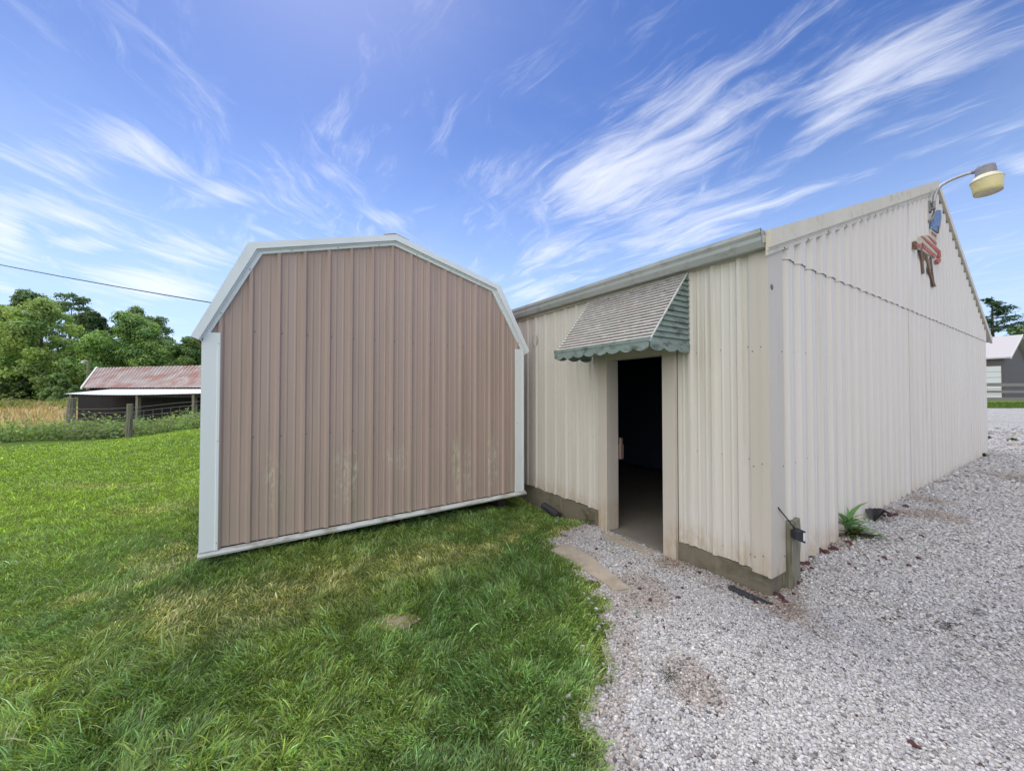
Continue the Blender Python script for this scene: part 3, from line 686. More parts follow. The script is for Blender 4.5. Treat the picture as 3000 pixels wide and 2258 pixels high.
mb = MB(); mb.lathe(Lp([(.118, .03), (.116, .055), (.108, .16), (.100, .172), (.001, .174)]), HC, tilt, 28); mb.lathe(Lp([(.03, .17), (.028, .20), (.001, .203)]), hp(0) + np.array([ax.x, ax.y, 0]) * -.05, tilt, 12); mb.build('ballast_housing', M_ball, lamp, smooth=False)
mb = MB(); mb.lathe(Lp([(.118, .032), (.140, .018), (.178, -.035), (.181, -.050), (.174, -.051)]), HC, tilt, 36); mb.build('rim', M_lamprim, lamp, smooth=True)
mb = MB(); mb.lathe(Lp([(.174, -.049), (.171, -.085), (.163, -.15), (.161, -.19), (.154, -.245), (.148, -.246), (.156, -.15), (.166, -.06)]), HC, tilt, 36); mb.build('shade', M_lampshade, lamp, smooth=True)
mb = MB(); mb.lathe(Lp([(.148, -.238), (.11, -.222), (.001, -.21)]), HC, tilt, 30); mb.build('lens', M_lens, lamp, smooth=True)

# ------------------------------------------------------------------ wooden flag animal on the gable
PW = C0 + NG * .05
def wp(px, py): return on_plane(px, py, PW, UG)
def cr(x, y): return wp(2500 + x * .3003, 400 + y * .3003)           # points read off an enlarged part of the photograph
animal = thing('flag_ornament', 'weathered wooden animal cut-out painted with stars and stripes, hung on the gable wall', 'ornament', G(*[wp(2715, 720)[0], .05, wp(2715, 720)[1]]))
def plank(poly, e0, e1, mat, name, parent, thick_mi=0):
    mb = MB(); n = len(poly); a = [G(p[0], e0, p[1]) for p in poly]; b = [G(p[0], e1, p[1]) for p in poly]
    ar = sum(poly[k][0] * poly[(k + 1) % n][1] - poly[(k + 1) % n][0] * poly[k][1] for k in range(n))
    if ar < 0: a.reverse(); b.reverse()
    mb.add(a + b, [tuple(range(n))[::-1], tuple(range(n, 2 * n))] + [(k, (k + 1) % n, n + (k + 1) % n, n + k) for k in range(n)])
    return mb.build(name, mat, parent)
body_poly = [(636, 975), (700, 965), (735, 985), (742, 905), (795, 950), (792, 1062), (826, 1110), (782, 1190), (660, 1120), (620, 1100), (590, 1062), (600, 1020)]
neck = [cr(*p) for p in [(742, 905), (752, 850), (768, 770), (800, 735), (812, 722), (830, 730), (834, 800), (822, 880), (806, 950)]]
hb = plank(neck, .050, .080, M_blue, 'head', animal)
plank([cr(*p) for p in [(796, 880), (806, 890), (804, 952), (794, 945)]], .081, .086, M_twig, 'mane', animal)
bo = plank([cr(*p) for p in body_poly], .045, .068, M_offw, 'body', animal)
for st in ([(640, 978), (668, 985), (826, 1115), (806, 1145)], [(655, 1040), (662, 1095), (772, 1190), (790, 1165)], [(705, 970), (728, 984), (792, 1042), (790, 1062), (770, 1052)], [(744, 930), (788, 968), (790, 990), (742, 948)], [(592, 1040), (640, 1060), (640, 1102), (600, 1075)]):
    plank([cr(*p) for p in st], .0685, .074, M_red, 'stripe', bo)
for lg in ([(645, 1040), (660, 1045), (666, 1200), (680, 1338), (662, 1345), (653, 1220), (640, 1120)], [(696, 1150), (712, 1180), (742, 1330), (794, 1466), (772, 1470), (730, 1340), (702, 1210)], [(738, 1180), (750, 1190), (764, 1330), (778, 1430), (764, 1390), (746, 1270)], [(672, 1120), (686, 1150), (682, 1215), (674, 1215)]):
    plank([cr(*p) for p in lg], .055, .068, M_twig, 'leg', animal)
for ft in ([(806, 1130), (824, 1115), (830, 1180), (815, 1195), (808, 1180)], [(798, 1200), (828, 1195), (826, 1225), (804, 1248), (796, 1232)]):
    plank([cr(*p) for p in ft], .06, .082, M_red, 'tail', animal)
mb = MB(); mb.tube([G(*[cr(590, 1060)[0], .05, cr(590, 1060)[1]]), G(cr(575, 1045)[0], .07, cr(575, 1045)[1]), G(cr(570, 1085)[0], .07, cr(570, 1085)[1]), G(cr(600, 1095)[0], .06, cr(600, 1095)[1])], [.02, .028, .03, .02], 8); mb.build('snout', M_twig, animal)

# ------------------------------------------------------------------ post, floodlight and cable at the corner
pb = on_z(2303, 1702, .05)
pz = .0
PU, PN = UG, NG
def Pp(a, e, z): p = pb[:2] + PU * a + PN * e; return (p[0], p[1], z)
ptop = at_y(2306, 1515, pb[1] + .03)[2]
mb = MB(); w = .078
ring = [(-w, -w), (w, -w), (w, w), (-w, w)]
zs = np.linspace(pz - .05, ptop, 7); vs = []
for i, z in enumerate(zs):
    k = 1.0 + .05 * math.sin(i * 1.7)
    lean = .012 * (z - pz) / .6
    vs += [Pp(a * k + lean, e * k, z + (.012 * a / w if i == 6 else 0)) for a, e in ring]
fs = [tuple(range(4))[::-1], tuple(range(24, 28))] + [(i * 4 + k, i * 4 + (k + 1) % 4, i * 4 + 4 + (k + 1) % 4, i * 4 + 4 + k) for i in range(6) for k in range(4)]
mb.add(vs, fs); po = mb.build('wooden_post', M_post, None, (pb[0], pb[1], pz), bevel=.006)
tag(po, 'short grey weathered wooden post standing at the corner of the steel building', 'post')
tl_, zl_ = on_plane(2336, 1567, pb[:2] + NG * .115, UG); LC = np.array([*(pb[:2] + NG * .115 + UG * tl_), zl_]); la = float(np.dot(LC[:2] - pb[:2], PU)); le = float(np.dot(LC[:2] - pb[:2], PN))
lm = thing('floodlight', 'small black floodlight fixed to the side of the short wooden post', 'floodlight', tuple(LC))
LD = (UG * .86 + NG * .50); LD /= np.linalg.norm(LD); LS = np.array([-LD[1], LD[0]])
FS = .68
def Fq(a, e, z): p = LC[:2] + LD * a * FS + LS * e * FS; return (p[0], p[1], LC[2] + z * FS * 1.08 - a * FS * .12)
mb = MB()
mb.hexa([Fq(-.052, -.045, -.042), Fq(.03, -.055, -.062), Fq(.03, .055, -.062), Fq(-.052, .045, -.042), Fq(-.052, -.045, .045), Fq(.03, -.055, .062), Fq(.03, .055, .062), Fq(-.052, .045, .045)])
mb.hexa([Fq(.03, -.057, .045), Fq(.058, -.057, .050), Fq(.058, .057, .050), Fq(.03, .057, .045), Fq(.03, -.057, .066), Fq(.062, -.057, .064), Fq(.062, .057, .064), Fq(.03, .057, .066)])
mb.box(Fq, (.03, .056), (-.057, .057), (-.066, -.045))
mb.build('housing', M_black, lm, bevel=.004)
mb = MB(); mb.hexa([Fq(.0305, -.05, -.043), Fq(.050, -.05, -.043), Fq(.050, .05, -.043), Fq(.0305, .05, -.043), Fq(.0305, -.05, .044), Fq(.052, -.05, .044), Fq(.052, .05, .044), Fq(.0305, .05, .044)]); mb.build('lens', M_lampwhite, lm)
mb = MB(); mb.tube([Fq(-.03, .02, 0), (*(pb[:2] + UG * .05 + NG * .07), LC[2])], .018, 8); mb.build('mount', M_black, lm)
NG3 = np.array([NG[0], NG[1], 0])
ct = on_plane(2283, 1490, C0 + NG * .035, UG)
mb = MB(); q0 = np.array(G(ct[0], .034, ct[1])); q1 = np.array(Pp(-.045, .088, ptop - .05)); q2 = np.array(Pp(.0, .095, LC[2] + .03)); q3 = np.array(Fq(-.05, -.046, -.036))
q5 = np.array(G(ct[0] - .005, .030, ct[1] + .012))
mb.tube([q5, q0, q0 * .5 + q1 * .5 + np.array([0, 0, .0]), q1, q1 * .5 + q2 * .5 + NG3 * .006, q2, q3], .0050, 6)
tag(mb.build('cable', M_cable, None, tuple(q5), smooth=True), 'thin black cable running over the short wooden post to the floodlight', 'cable')

# ------------------------------------------------------------------ slabs, pipes, small ground things
def slab(poly, z0, z1, name, mat, label, cat):
    mb = MB(); P = []
    n0 = len(poly)
    for i in range(n0):
        a, b = np.array(poly[i]), np.array(poly[(i + 1) % n0])
        for f in np.linspace(0, 1, 5)[:-1]:
            p = a + (b - a) * f; P.append(p + np.array([RNG.normal(0, .008), RNG.normal(0, .008)]))
    n = len(P); c = np.mean(P, 0)
    lo = [(p[0], p[1], z0) for p in P]; hi = [(p[0], p[1], z1 + RNG.normal(0, .002)) for p in P]
    mb.add(lo + hi + [(c[0], c[1], z1 + .004)], [(k, (k + 1) % n, n + (k + 1) % n, n + k) for k in range(n)] + [(n + k, n + (k + 1) % n, 2 * n) for k in range(n)])
    return tag(mb.build(name, mat, None, (c[0], c[1], z1)), label, cat)
def gz2(px, py): p = on_z(px, py, .03); return (p[0], p[1])
slab([gz2(1612, 1606), gz2(1660, 1590), gz2(1745, 1633), gz2(1848, 1718), gz2(1800, 1724), gz2(1720, 1670)], -.05, .020, 'concrete_slab', M_slab, 'broken tan concrete slab lying between the grass and the gravel', 'slab')
slab([Lw(.93, .035, 0)[:2], Lw(1.72, .035, 0)[:2], Lw(1.72, .22, 0)[:2], Lw(.93, .19, 0)[:2]], -.06, .010, 'door_step', M_slab, 'low worn concrete step right under the open doorway', 'step')
SLAB_POLY = [gz2(1612, 1606), gz2(1660, 1590), gz2(1745, 1633), gz2(1848, 1718), gz2(1800, 1724), gz2(1720, 1670)]
def corr_pipe(pts, r, n):
    c = np.array(pts, float); seg = []; rs = []
    d = np.concatenate([[0], np.cumsum(np.linalg.norm(np.diff(c, axis=0), axis=1))])
    for i, f in enumerate(np.linspace(0, d[-1], n)):
        seg.append([np.interp(f, d, c[:, k]) for k in range(3)]); rs.append(r * (1.0 if i % 2 else .86))
    m = MB(); m.tube(seg, rs, 12); return m
a, b_, c_ = on_z(2138, 1728, .0), on_z(2200, 1757, .0), on_z(2262, 1775, .0)
tag(corr_pipe([(a[0], a[1], .012), (b_[0], b_[1], .014), (c_[0], c_[1], -.012)], .035, 40).build('drain_pipe', M_pipe, None, tuple(a)), 'black corrugated drain pipe half buried in gravel near the building corner', 'pipe')
a, b_, c_ = on_z(1588, 1488, -.04), on_z(1612, 1500, -.04), on_z(1636, 1513, -.04)
tag(corr_pipe([(a[0] + .02, a[1], .0), (b_[0], b_[1], -.01), (c_[0], c_[1], -.03)], .048, 30).build('drain_pipe', M_pipe, None, tuple(a)), 'black drain pipe end lying in the grass against the concrete foundation', 'pipe')

def rock_arrays(centres, sizes, seed, flat=.62, cols=None):
    r = np.random.default_rng(seed); ph = (1 + 5 ** .5) / 2
    ico = np.array([(-1, ph, 0), (1, ph, 0), (-1, -ph, 0), (1, -ph, 0), (0, -1, ph), (0, 1, ph), (0, -1, -ph), (0, 1, -ph), (ph, 0, -1), (ph, 0, 1), (-ph, 0, -1), (-ph, 0, 1)]); ico /= np.linalg.norm(ico[0])
    fc = np.array([(0, 11, 5), (0, 5, 1), (0, 1, 7), (0, 7, 10), (0, 10, 11), (1, 5, 9), (5, 11, 4), (11, 10, 2), (10, 7, 6), (7, 1, 8), (3, 9, 4), (3, 4, 2), (3, 2, 6), (3, 6, 8), (3, 8, 9), (4, 9, 5), (2, 4, 11), (6, 2, 10), (8, 6, 7), (9, 8, 1)])
    n = len(centres)
    V = np.repeat(ico[None], n, 0) * (1 + r.normal(0, .22, (n, 12, 1)).clip(-.4, .45))
    V = V * np.stack([r.uniform(.8, 1.35, n), r.uniform(.65, 1.0, n), np.full(n, flat) * r.uniform(.75, 1.2, n)], 1)[:, None, :]
    tx = r.normal(0, .28, n); V2 = V.copy(); V2[..., 2] = V[..., 2] * np.cos(tx)[:, None] + V[..., 0] * np.sin(tx)[:, None]; V2[..., 0] = V[..., 0] * np.cos(tx)[:, None] - V[..., 2] * np.sin(tx)[:, None]
    an = r.uniform(0, 2 * np.pi, n); ca, sa = np.cos(an)[:, None], np.sin(an)[:, None]
    Vx = V2[..., 0] * ca - V2[..., 1] * sa; Vy = V2[..., 0] * sa + V2[..., 1] * ca
    P = np.stack([Vx, Vy, V2[..., 2]], -1) * np.asarray(sizes)[:, None, None] + np.asarray(centres)[:, None, :]
    F = (fc[None] + (np.arange(n) * 12)[:, None, None]).reshape(-1, 3)
    return P.reshape(-1, 3), F, (np.repeat(cols, 12, 0) if cols is not None else None)

# gravel stones
gpts = []; gsz = []
for x0, x1, y0, y1, st in ((.1, 2.6, .6, 3.2, .0138), (2.6, 5.2, .6, 3.2, .0155), (.1, 1.9, 3.2, 5.0, .016), (1.9, 8.0, 3.2, 5.2, .019), (5.2, 8.0, .8, 3.2, .023), (4, 12, 5.2, 8.6, .031), (8, 12, 1.5, 5.2, .037), (.2, 6.5, -1.6, .6, .028), (6.5, 12, -1.6, 1.5, .045), (8, 22, 8.6, 13.5, .05)):
    xs, ys = np.meshgrid(np.arange(x0, x1, st), np.arange(y0, y1, st)); xs = xs.ravel(); ys = ys.ravel()
    xs = xs + RNG.uniform(-.5, .5, len(xs)) * st; ys = ys + RNG.uniform(-.5, .5, len(ys)) * st
    vis = (((ys > .55) & (xs / np.maximum(ys, .01) < 1.75)) | (st > .0275)) & ((ys < 8.6) | (xs / np.maximum(ys, .01) > 1.0))
    k = in_gravel(xs, ys) & vis & ~in_poly(xs + .13 * (vnoise(xs, ys, 9, 61) - .5), ys + .13 * (vnoise(ys, xs, 9, 62) - .5), SLAB_POLY); xs, ys = xs[k], ys[k]
    t_ = (xs - C0[0]) * UG[0] + (ys - C0[1]) * UG[1]; e_ = (xs - C0[0]) * NG[0] + (ys - C0[1]) * NG[1]
    k = ~((t_ > -.0) & (e_ < .015) & (t_ < B_W)); xs, ys = xs[k], ys[k]
    k = RNG.random(len(xs)) > sstep(9.5, 13.5, ys); xs, ys = xs[k], ys[k]
    gpts.append(np.stack([xs, ys], 1)); gsz.append(np.full(len(xs), st * .62))
gpts = np.concatenate(gpts); gsz = np.concatenate(gsz)
# stray stones out on the turf edge
k = 900; ex = RNG.uniform(.05, 1.0, k); ey = RNG.uniform(1.3, 4.9, k); kk = ~in_gravel(ex, ey) & in_gravel(ex + .14, ey + .02)
gpts = np.concatenate([gpts, np.stack([ex[kk], ey[kk]], 1)]); gsz = np.concatenate([gsz, np.full(kk.sum(), .012)])
n = len(gpts); gsz = gsz * np.exp(RNG.normal(0, .28, n).clip(-.6, .42))
gzv = ground(gpts[:, 0], gpts[:, 1]) + .010 + gsz * RNG.uniform(-.1, .5, n)
ss_ = (gpts - C0) @ UL; tt_ = (gpts - C0) @ UG
base = RNG.normal(.455, .085, n).clip(.22, .80); warm = RNG.normal(0, .02, n)
cols = np.stack([base * (1.0 + warm), base * (.975 + .3 * warm), base * (.985 - warm)], 1)
dk = RNG.random(n) < .06; cols[dk] *= np.array([.42, .40, .42])
brown = sstep(.62, .80, vnoise(gpts[:, 0], gpts[:, 1], 1.9, 55)) * .6 + .45 * (np.abs(tt_ + .12) < .16) * (ss_ > -.25) * (ss_ < .9) * (RNG.random(n) < .7)
edge = ~in_gravel(gpts[:, 0] - .22, gpts[:, 1] - .02); brown = np.maximum(brown, edge * RNG.random(n) * .75)
cols = cols * (1 - brown[:, None]) + cols * brown[:, None] * np.array([.62, .50, .40])
V, F, cv = rock_arrays(np.column_stack([gpts, gzv]), gsz, 3, .6, cols)
tag(np_mesh('gravel', V, [F], M_stone, col=cv), 'loose pale grey crushed stone covering the drive', 'gravel', kind='stuff')

# dark red stones, one by one
RS = [(2343, 1655, 26), (2352, 1640, 16), (2362, 1658, 16), (2378, 1671, 12), (2384, 1620, 24), (2402, 1616, 20), (2418, 1598, 18), (2430, 1613, 14), (2445, 1614, 15), (2420, 1622, 14), (2486, 1594, 17), (2494, 1601, 10),
      (2328, 1698, 22), (2336, 1712, 16), (2318, 1716, 13), (2290, 1756, 18), (2278, 1746, 15), (2300, 1768, 15), (2262, 1742, 14), (2326, 1745, 10), (2346, 1672, 9), (2608, 1516, 13), (2625, 1513, 16), (2652, 1488, 13), (2588, 1514, 13), (2640, 1584, 12), (2592, 1640, 12),
      (2505, 1671, 11), (2490, 1657, 9), (1906, 1763, 13), (1987, 1757, 13), (1873, 1730, 11), (1845, 1655, 13), (1833, 1664, 11), (2050, 1682, 14), (1747, 1612, 11), (2000, 1728, 10), (1948, 1735, 8), (1946, 1843, 11), (2215, 1770, 12), (2690, 1640, 12), (2700, 1575, 12), (2662, 1661, 10),
      (2516, 1512, 10), (2672, 2188, 16), (2690, 2196, 10), (2305, 1904, 8), (2512, 2105, 7)]
for i, (x, y, w) in enumerate(RS):
    p = pix_ground(x, y) + np.array([0, 0, .016]); dist = np.linalg.norm(p - CAMP); r = w * dist / FPX * .56
    V, F, _ = rock_arrays(np.zeros((1, 3)), [r], 100 + i, .75)
    o = np_mesh('lava_stone', V + p, [F], M_redstone, loc=tuple(p))
    sub = o.modifiers.new('sub', 'SUBSURF'); sub.levels = 1; sub.render_levels = 1
    tag(o, 'dark red lava stone scattered on the pale gravel by the steel building', 'stone', 'dark red stones scattered over the gravel')

# leaves
def leaf_blades(origin, n, Lr, W_, colr, seed, tilt=(15, 70), droop=.5, seg=4):
    """flat, folded, bent leaves radiating from a point"""
    r = np.random.default_rng(seed); V = []; F = []; Cc = []
    for i in range(n):
        L = r.uniform(*Lr); az = 2 * math.pi * i / n * 1.618 * 2 + r.normal(0, .3); el = math.radians(r.uniform(*tilt)); w = W_ * r.uniform(.8, 1.2)
        p = np.array(origin, float) + np.array([0, 0, r.uniform(0, .03)]); sv = np.array([-math.sin(az), math.cos(az), 0]); col = np.array(colr) * r.uniform(.75, 1.3)
        k = len(V)
        for j in range(seg + 1):
            f = j / seg; ww = w * math.sin(math.pi * min(.97, .12 + .85 * f)) ** .9 * (1 - .55 * f)
            V += [p - sv * ww + np.array([0, 0, ww * .3]), p, p + sv * ww + np.array([0, 0, ww * .3])]; Cc += [col, col * 1.15, col]
            p = p + np.array([math.cos(az) * math.cos(el), math.sin(az) * math.cos(el), math.sin(el)]) * L / seg; el -= droop / seg * 2
        for j in range(seg):
            a = k + 3 * j; F += [(a, a + 1, a + 4, a + 3), (a + 1, a + 2, a + 5, a + 4)]
    return np.array(V), np.array(F), np.array(Cc)

pw = pix_ground(2482, 1572)
V, F, cc = leaf_blades(pw + np.array([0, 0, .08]), 20, (.16, .36), .046, (.19, .36, .15), 4, (0, 78), .6)
V2, F2, c2_ = leaf_blades(pw, 110, (.08, .18), .006, (.10, .12, .03), 5, (10, 60), .6)
w_ = thing('weed', 'leafy green weed growing at the foot of the gable wall', 'plant', tuple(pw))
np_mesh('leaf', V, [F], M_leaf, w_, col=cc)
V2[:, :2] = pw[:2] + (V2[:, :2] - pw[:2]) * np.array([2.0, 1.6]); np_mesh('moss_tuft', V2 + np.array([.07, .0, 0]), [F2], M_grass, w_, col=c2_)
mb = MB(); mb.tube([pw, pw + np.array([0.005, 0, .06]), pw + np.array([0, 0, .12])], .006, 6); mb.build('stem', M_bark, w_)
pk = pix_ground(2558, 1530); mb = MB()
for i in range(5):
    a0 = i * .55 - 1.0; d = np.array([math.cos(a0) * .5 + UG[0] * .3, math.sin(a0) * .5 + UG[1] * .3, 0]); s_ = np.array([-d[1], d[0], 0]) * .55
    p0 = pk + np.array([0, 0, .02]); p1 = p0 + d * .13 + np.array([0, 0, .13 - .01 * i]); p2 = p1 + d * .15 + np.array([0, 0, -.05])
    mb.add([p0 - s_ * .05, p0 + s_ * .05, p1 + s_ * .12, p1 - s_ * .12, p2 + s_ * .05, p2 - s_ * .06], [(0, 1, 2, 3), (3, 2, 4, 5)])
bo_ = mb.build('plastic_scrap', M_black, None, tuple(pk)); so = bo_.modifiers.new('solid', 'SOLIDIFY'); so.thickness = .006
tag(bo_, 'crumpled black plastic scrap beside the leafy weed at the gable wall', 'scrap')
def weed_at(px, py, h, n, colr, label, seed, W_=.012, group=None):
    p = pix_ground(px, py); V, F, c = leaf_blades(p, n, (h * .5, h), W_, colr, seed, (25, 80), .7)
    return tag(np_mesh('weed', V, [F], M_leaf, loc=tuple(p), col=c), label, 'plant', group)
weed_at(1735, 1535, .20, 26, (.06, .12, .05), 'small fern-like weed against the foundation left of the doorway', 31)
for i, (x, y) in enumerate([(612, 1640), (690, 1625), (735, 1612), (742, 1590), (975, 1575), (1000, 1568), (1075, 1565), (1030, 1560), (1280, 1520), (840, 1600)]):
    weed_at(x, y, random.uniform(.09, .19), 24, (.05, .13, .035), 'low green weed sprouting under the front edge of the tan shed', 40 + i, .011, 'weeds under the shed front')
weed_at(2880, 1338, .14, 40, (.05, .10, .04), 'low dark green weed at the far corner of the gable wall', 61, .02)
weed_at(2968, 1294, .16, 60, (.10, .19, .06), 'patch of green weeds alone on the far gravel', 62, .03)
weed_at(2897, 1287, .16, 40, (.06, .12, .05), 'small weed on the far gravel right beside the end of the steel building', 63, .02)
weed_at(1866, 1806, .05, 8, (.11, .19, .06), 'tiny green sprout alone in the gravel in front of the doorway', 64, .004)
# dark plant litter on the gravel
for x, y, lab in ((2858, 1805, 'dark feathery twig lying on the right side of the gravel'), (2775, 1850, 'small dark tuft of litter on the gravel near the feathery twig'), (1965, 1993, 'small black tuft lying on gravel close to the grass edge')):
    p = pix_ground(x, y); V, F, c = leaf_blades(p + np.array([0, 0, .02]), 16, (.04, .10), .003, (.05, .055, .04), int(x), (0, 25), .2)
    tag(np_mesh('litter', V, [F], M_leaf, loc=tuple(p), col=c), lab, 'litter')

# ------------------------------------------------------------------ lawn blades
def shed_coords(x, y): return (x - S0[0]) * US[0] + (y - S0[1]) * US[1], (x - S0[0]) * NS[0] + (y - S0[1]) * NS[1]
def lawn_ok(x, y):
    s, e = shed_coords(x, y); shed_in = (s > .0) & (s < S_W) & (e < -.12) & (e > -S_D)
    b = (x - C0[0]) * UG[0] + (y - C0[1]) * UG[1]; inb = (b > -.03) & (((x - C0[0]) * NG[0] + (y - C0[1]) * NG[1]) < .02)
    far = ((x - FP0[0]) * FN[0] + (y - FP0[1]) * FN[1]) > .8
    return ~in_gravel(x - .03, y) & ~shed_in & ~inb & ~far & ~in_poly(x, y, SLAB_POLY)
def blade_mesh(xs, ys, h, w, lean, az, col):
    n = len(xs); z = ground(xs, ys) - .005
    fx, fy = np.cos(az), np.sin(az); sx, sy = -np.sin(az + RNG.normal(0, .9, n)), np.cos(az + RNG.normal(0, .9, n))
    V = np.zeros((n, 7, 3)); C = np.zeros((n, 7, 3))
    for i, f in enumerate((0, .4, .75, 1.0)):
        ln = lean * h * (f ** 1.7); hz = h * f * np.sqrt(np.clip(1 - (lean * f * .75) ** 2, .15, 1)); ww = w * (1 - .35 * f) * (.5 if i < 3 else 0)
        cx = xs + fx * ln; cy = ys + fy * ln; cz = z + hz
        cf = col * (.80 + .35 * f)
        if i < 3:
            V[:, 2 * i] = np.stack([cx - sx * ww, cy - sy * ww, cz], 1); V[:, 2 * i + 1] = np.stack([cx + sx * ww, cy + sy * ww, cz], 1); C[:, 2 * i] = cf; C[:, 2 * i + 1] = cf
        else: V[:, 6] = np.stack([cx, cy, cz], 1); C[:, 6] = cf
    k = (np.arange(n) * 7)[:, None]
    Q = np.concatenate([k + np.array([[0, 1, 3, 2]]), k + np.array([[2, 3, 5, 4]])]); T = k + np.array([[4, 5, 6]])
    return V.reshape(-1, 3), Q, T, C.reshape(-1, 3)
n = 600000; a_ = 1.68; r0, r1 = 1.05, 19.0
uu = RNG.random(n); rr = (r0 ** (2 - a_) + uu * (r1 ** (2 - a_) - r0 ** (2 - a_))) ** (1 / (2 - a_))
th = RNG.uniform(math.radians(-66), math.radians(30), n)
xs, ys = rr * np.sin(th), rr * np.cos(th)
m2 = 110000; r2 = RNG.uniform(.2, 1, m2) ** .7 * 9.0; t2 = RNG.uniform(math.radians(-125), math.radians(-60), m2)
m3 = 70000; xs = np.concatenate([xs, r2 * np.sin(t2), RNG.uniform(-6, .5, m3)]); ys = np.concatenate([ys, r2 * np.cos(t2), RNG.uniform(-1.6, 1.1, m3)]); rr = np.maximum(np.hypot(xs, ys), 1.3)
k = lawn_ok(xs, ys) & ((ys > .7) | (np.arange(len(xs)) >= n)); xs, ys, rr = xs[k], ys[k], rr[k]; n = len(xs)
s_, e_ = shed_coords(xs, ys)
wav = .28 * (vnoise(xs, ys, 1.1, 8) - .5)
strip_ = (1 - .35 * sstep(.0, -1.2, s_)) * np.exp(-((e_ - .80 - wav - .06 * s_) / .36) ** 2) * sstep(-1.3, -.3, s_) * sstep(4.0, 3.4, s_)
dryn = vnoise(xs, ys, 1.6, 9) * .6 + vnoise(xs, ys, 5, 10) * .4
dry = strip_ * sstep(.30, .62, dryn) * .72
def blob(px, py, rx, ry, amp):
    c = on_z(px, py, 0.03); return amp * np.exp(-(((xs - c[0]) / rx) ** 2 + ((ys - c[1]) / ry) ** 2))
bare = blob(1158, 1812, .10, .07, 1.0) + blob(1330, 1545, .35, .22, .45)
dry = dry + blob(450, 1490, .55, .25, .55) + blob(300, 1420, .9, .16, .7) + blob(560, 1780, .4, .18, .45) + .7 * sstep(.58, .8, vnoise(xs, ys, .9, 12)) * sstep(7, 4, rr) * sstep(.35, .7, vnoise(xs, ys, 4, 13))
edge_d = ~lawn_ok(xs + .12, ys); dry = dry + edge_d * .35 * RNG.random(n)
keep = RNG.random(n) > np.clip(bare, 0, .93)
long_ = sstep(.45, .75, vnoise(xs, ys, 1.3, 14)) * sstep(5.5, 2.5, rr)
h = (.026 + .029 * RNG.random(n)) * (1 + .9 * long_) * (1 - .45 * np.clip(dry, 0, 1)) * (1 + .15 * (rr > 6))
sp = (RNG.random(n) < .02) & (rr < 5); cl = vnoise(xs, ys, 11, 71) * .6 + vnoise(xs, ys, 26, 72) * .4
h = np.where(sp, h * RNG.uniform(1.4, 2.3, n), h) * (.62 + .8 * cl)
near_shed = (e_ < .18) & (e_ > -.3) & (s_ > -.1) & (s_ < S_W + .1); h = np.where(near_shed, h * 1.35, h)
w = np.maximum(.0046 * RNG.uniform(.6, 1.5, n), .0010 * rr * RNG.uniform(.8, 1.4, n))
w = np.where(sp, w * 1.5, w)
az = 5.0 * vnoise(xs, ys, 1.2, 16) + 5.0 * vnoise(xs, ys, 7, 17) + RNG.normal(0, .9, n); lean = np.clip(RNG.normal(.75, .28, n), .05, 1.3)
g1 = vnoise(xs, ys, 1.0, 18) * .55 + vnoise(xs, ys, 3.7, 19) * .45
cA = np.array([.14, .255, .075]); cB = np.array([.30, .42, .105]); cC = np.array([.23, .39, .17])
f = np.clip((g1 - .28) / .45 + RNG.normal(0, .2, n), 0, 1)[:, None]
far_sunlit = sstep(4.5, 9.0, rr)[:, None]
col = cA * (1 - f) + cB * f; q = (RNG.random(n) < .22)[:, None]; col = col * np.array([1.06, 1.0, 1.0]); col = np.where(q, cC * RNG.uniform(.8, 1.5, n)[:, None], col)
col = col * (1 - far_sunlit * .75) + np.array([.34, .50, .075]) * far_sunlit * .75  # sunlit look of the far lawn put into the blade colour
dr = np.clip(dry * RNG.uniform(.4, 1.35, n), 0, 1)[:, None]; col = col * (1 - dr) + np.array([.74, .68, .35]) * RNG.uniform(.6, 1.2, n)[:, None] * dr
col = col * np.exp(RNG.normal(0, .34, n))[:, None] * (.55 + .95 * cl)[:, None]
pale = RNG.random(n) < .03; col[pale] = np.array([.55, .54, .38])
V, Q, T, C = blade_mesh(xs[keep], ys[keep], h[keep], w[keep], lean[keep], az[keep], col[keep])
tag(np_mesh('lawn_grass', V, [Q, T], M_grass, col=C), 'mown green lawn grass with dry straw-coloured patches', 'grass', kind='stuff')
# bare earth where the turf is worn
for px, py, rx, ry, lab in ((1158, 1812, .16, .10, 'earth'), ):
    c = on_z(px, py, .02); mb = MB(); ang = np.linspace(0, 2 * math.pi, 25)[:-1]
    mb.add([(c[0] + rx * math.cos(a) * (1 + .2 * math.sin(3 * a)), c[1] + ry * math.sin(a), zc(c[0] + rx * math.cos(a), c[1] + ry * math.sin(a)) + .006) for a in ang] + [(c[0], c[1], zc(c[0], c[1]) + .009)], [(k, (k + 1) % 24, 24) for k in range(24)])
    tag(mb.build('earth', surf('bare_earth', (.42, .34, .24), .95, 0, [((.22, .17, .11), (25, 25, 25), .45, .7, .7)], ((60, 60, 60), .6)), None, tuple(c)), kind='structure')

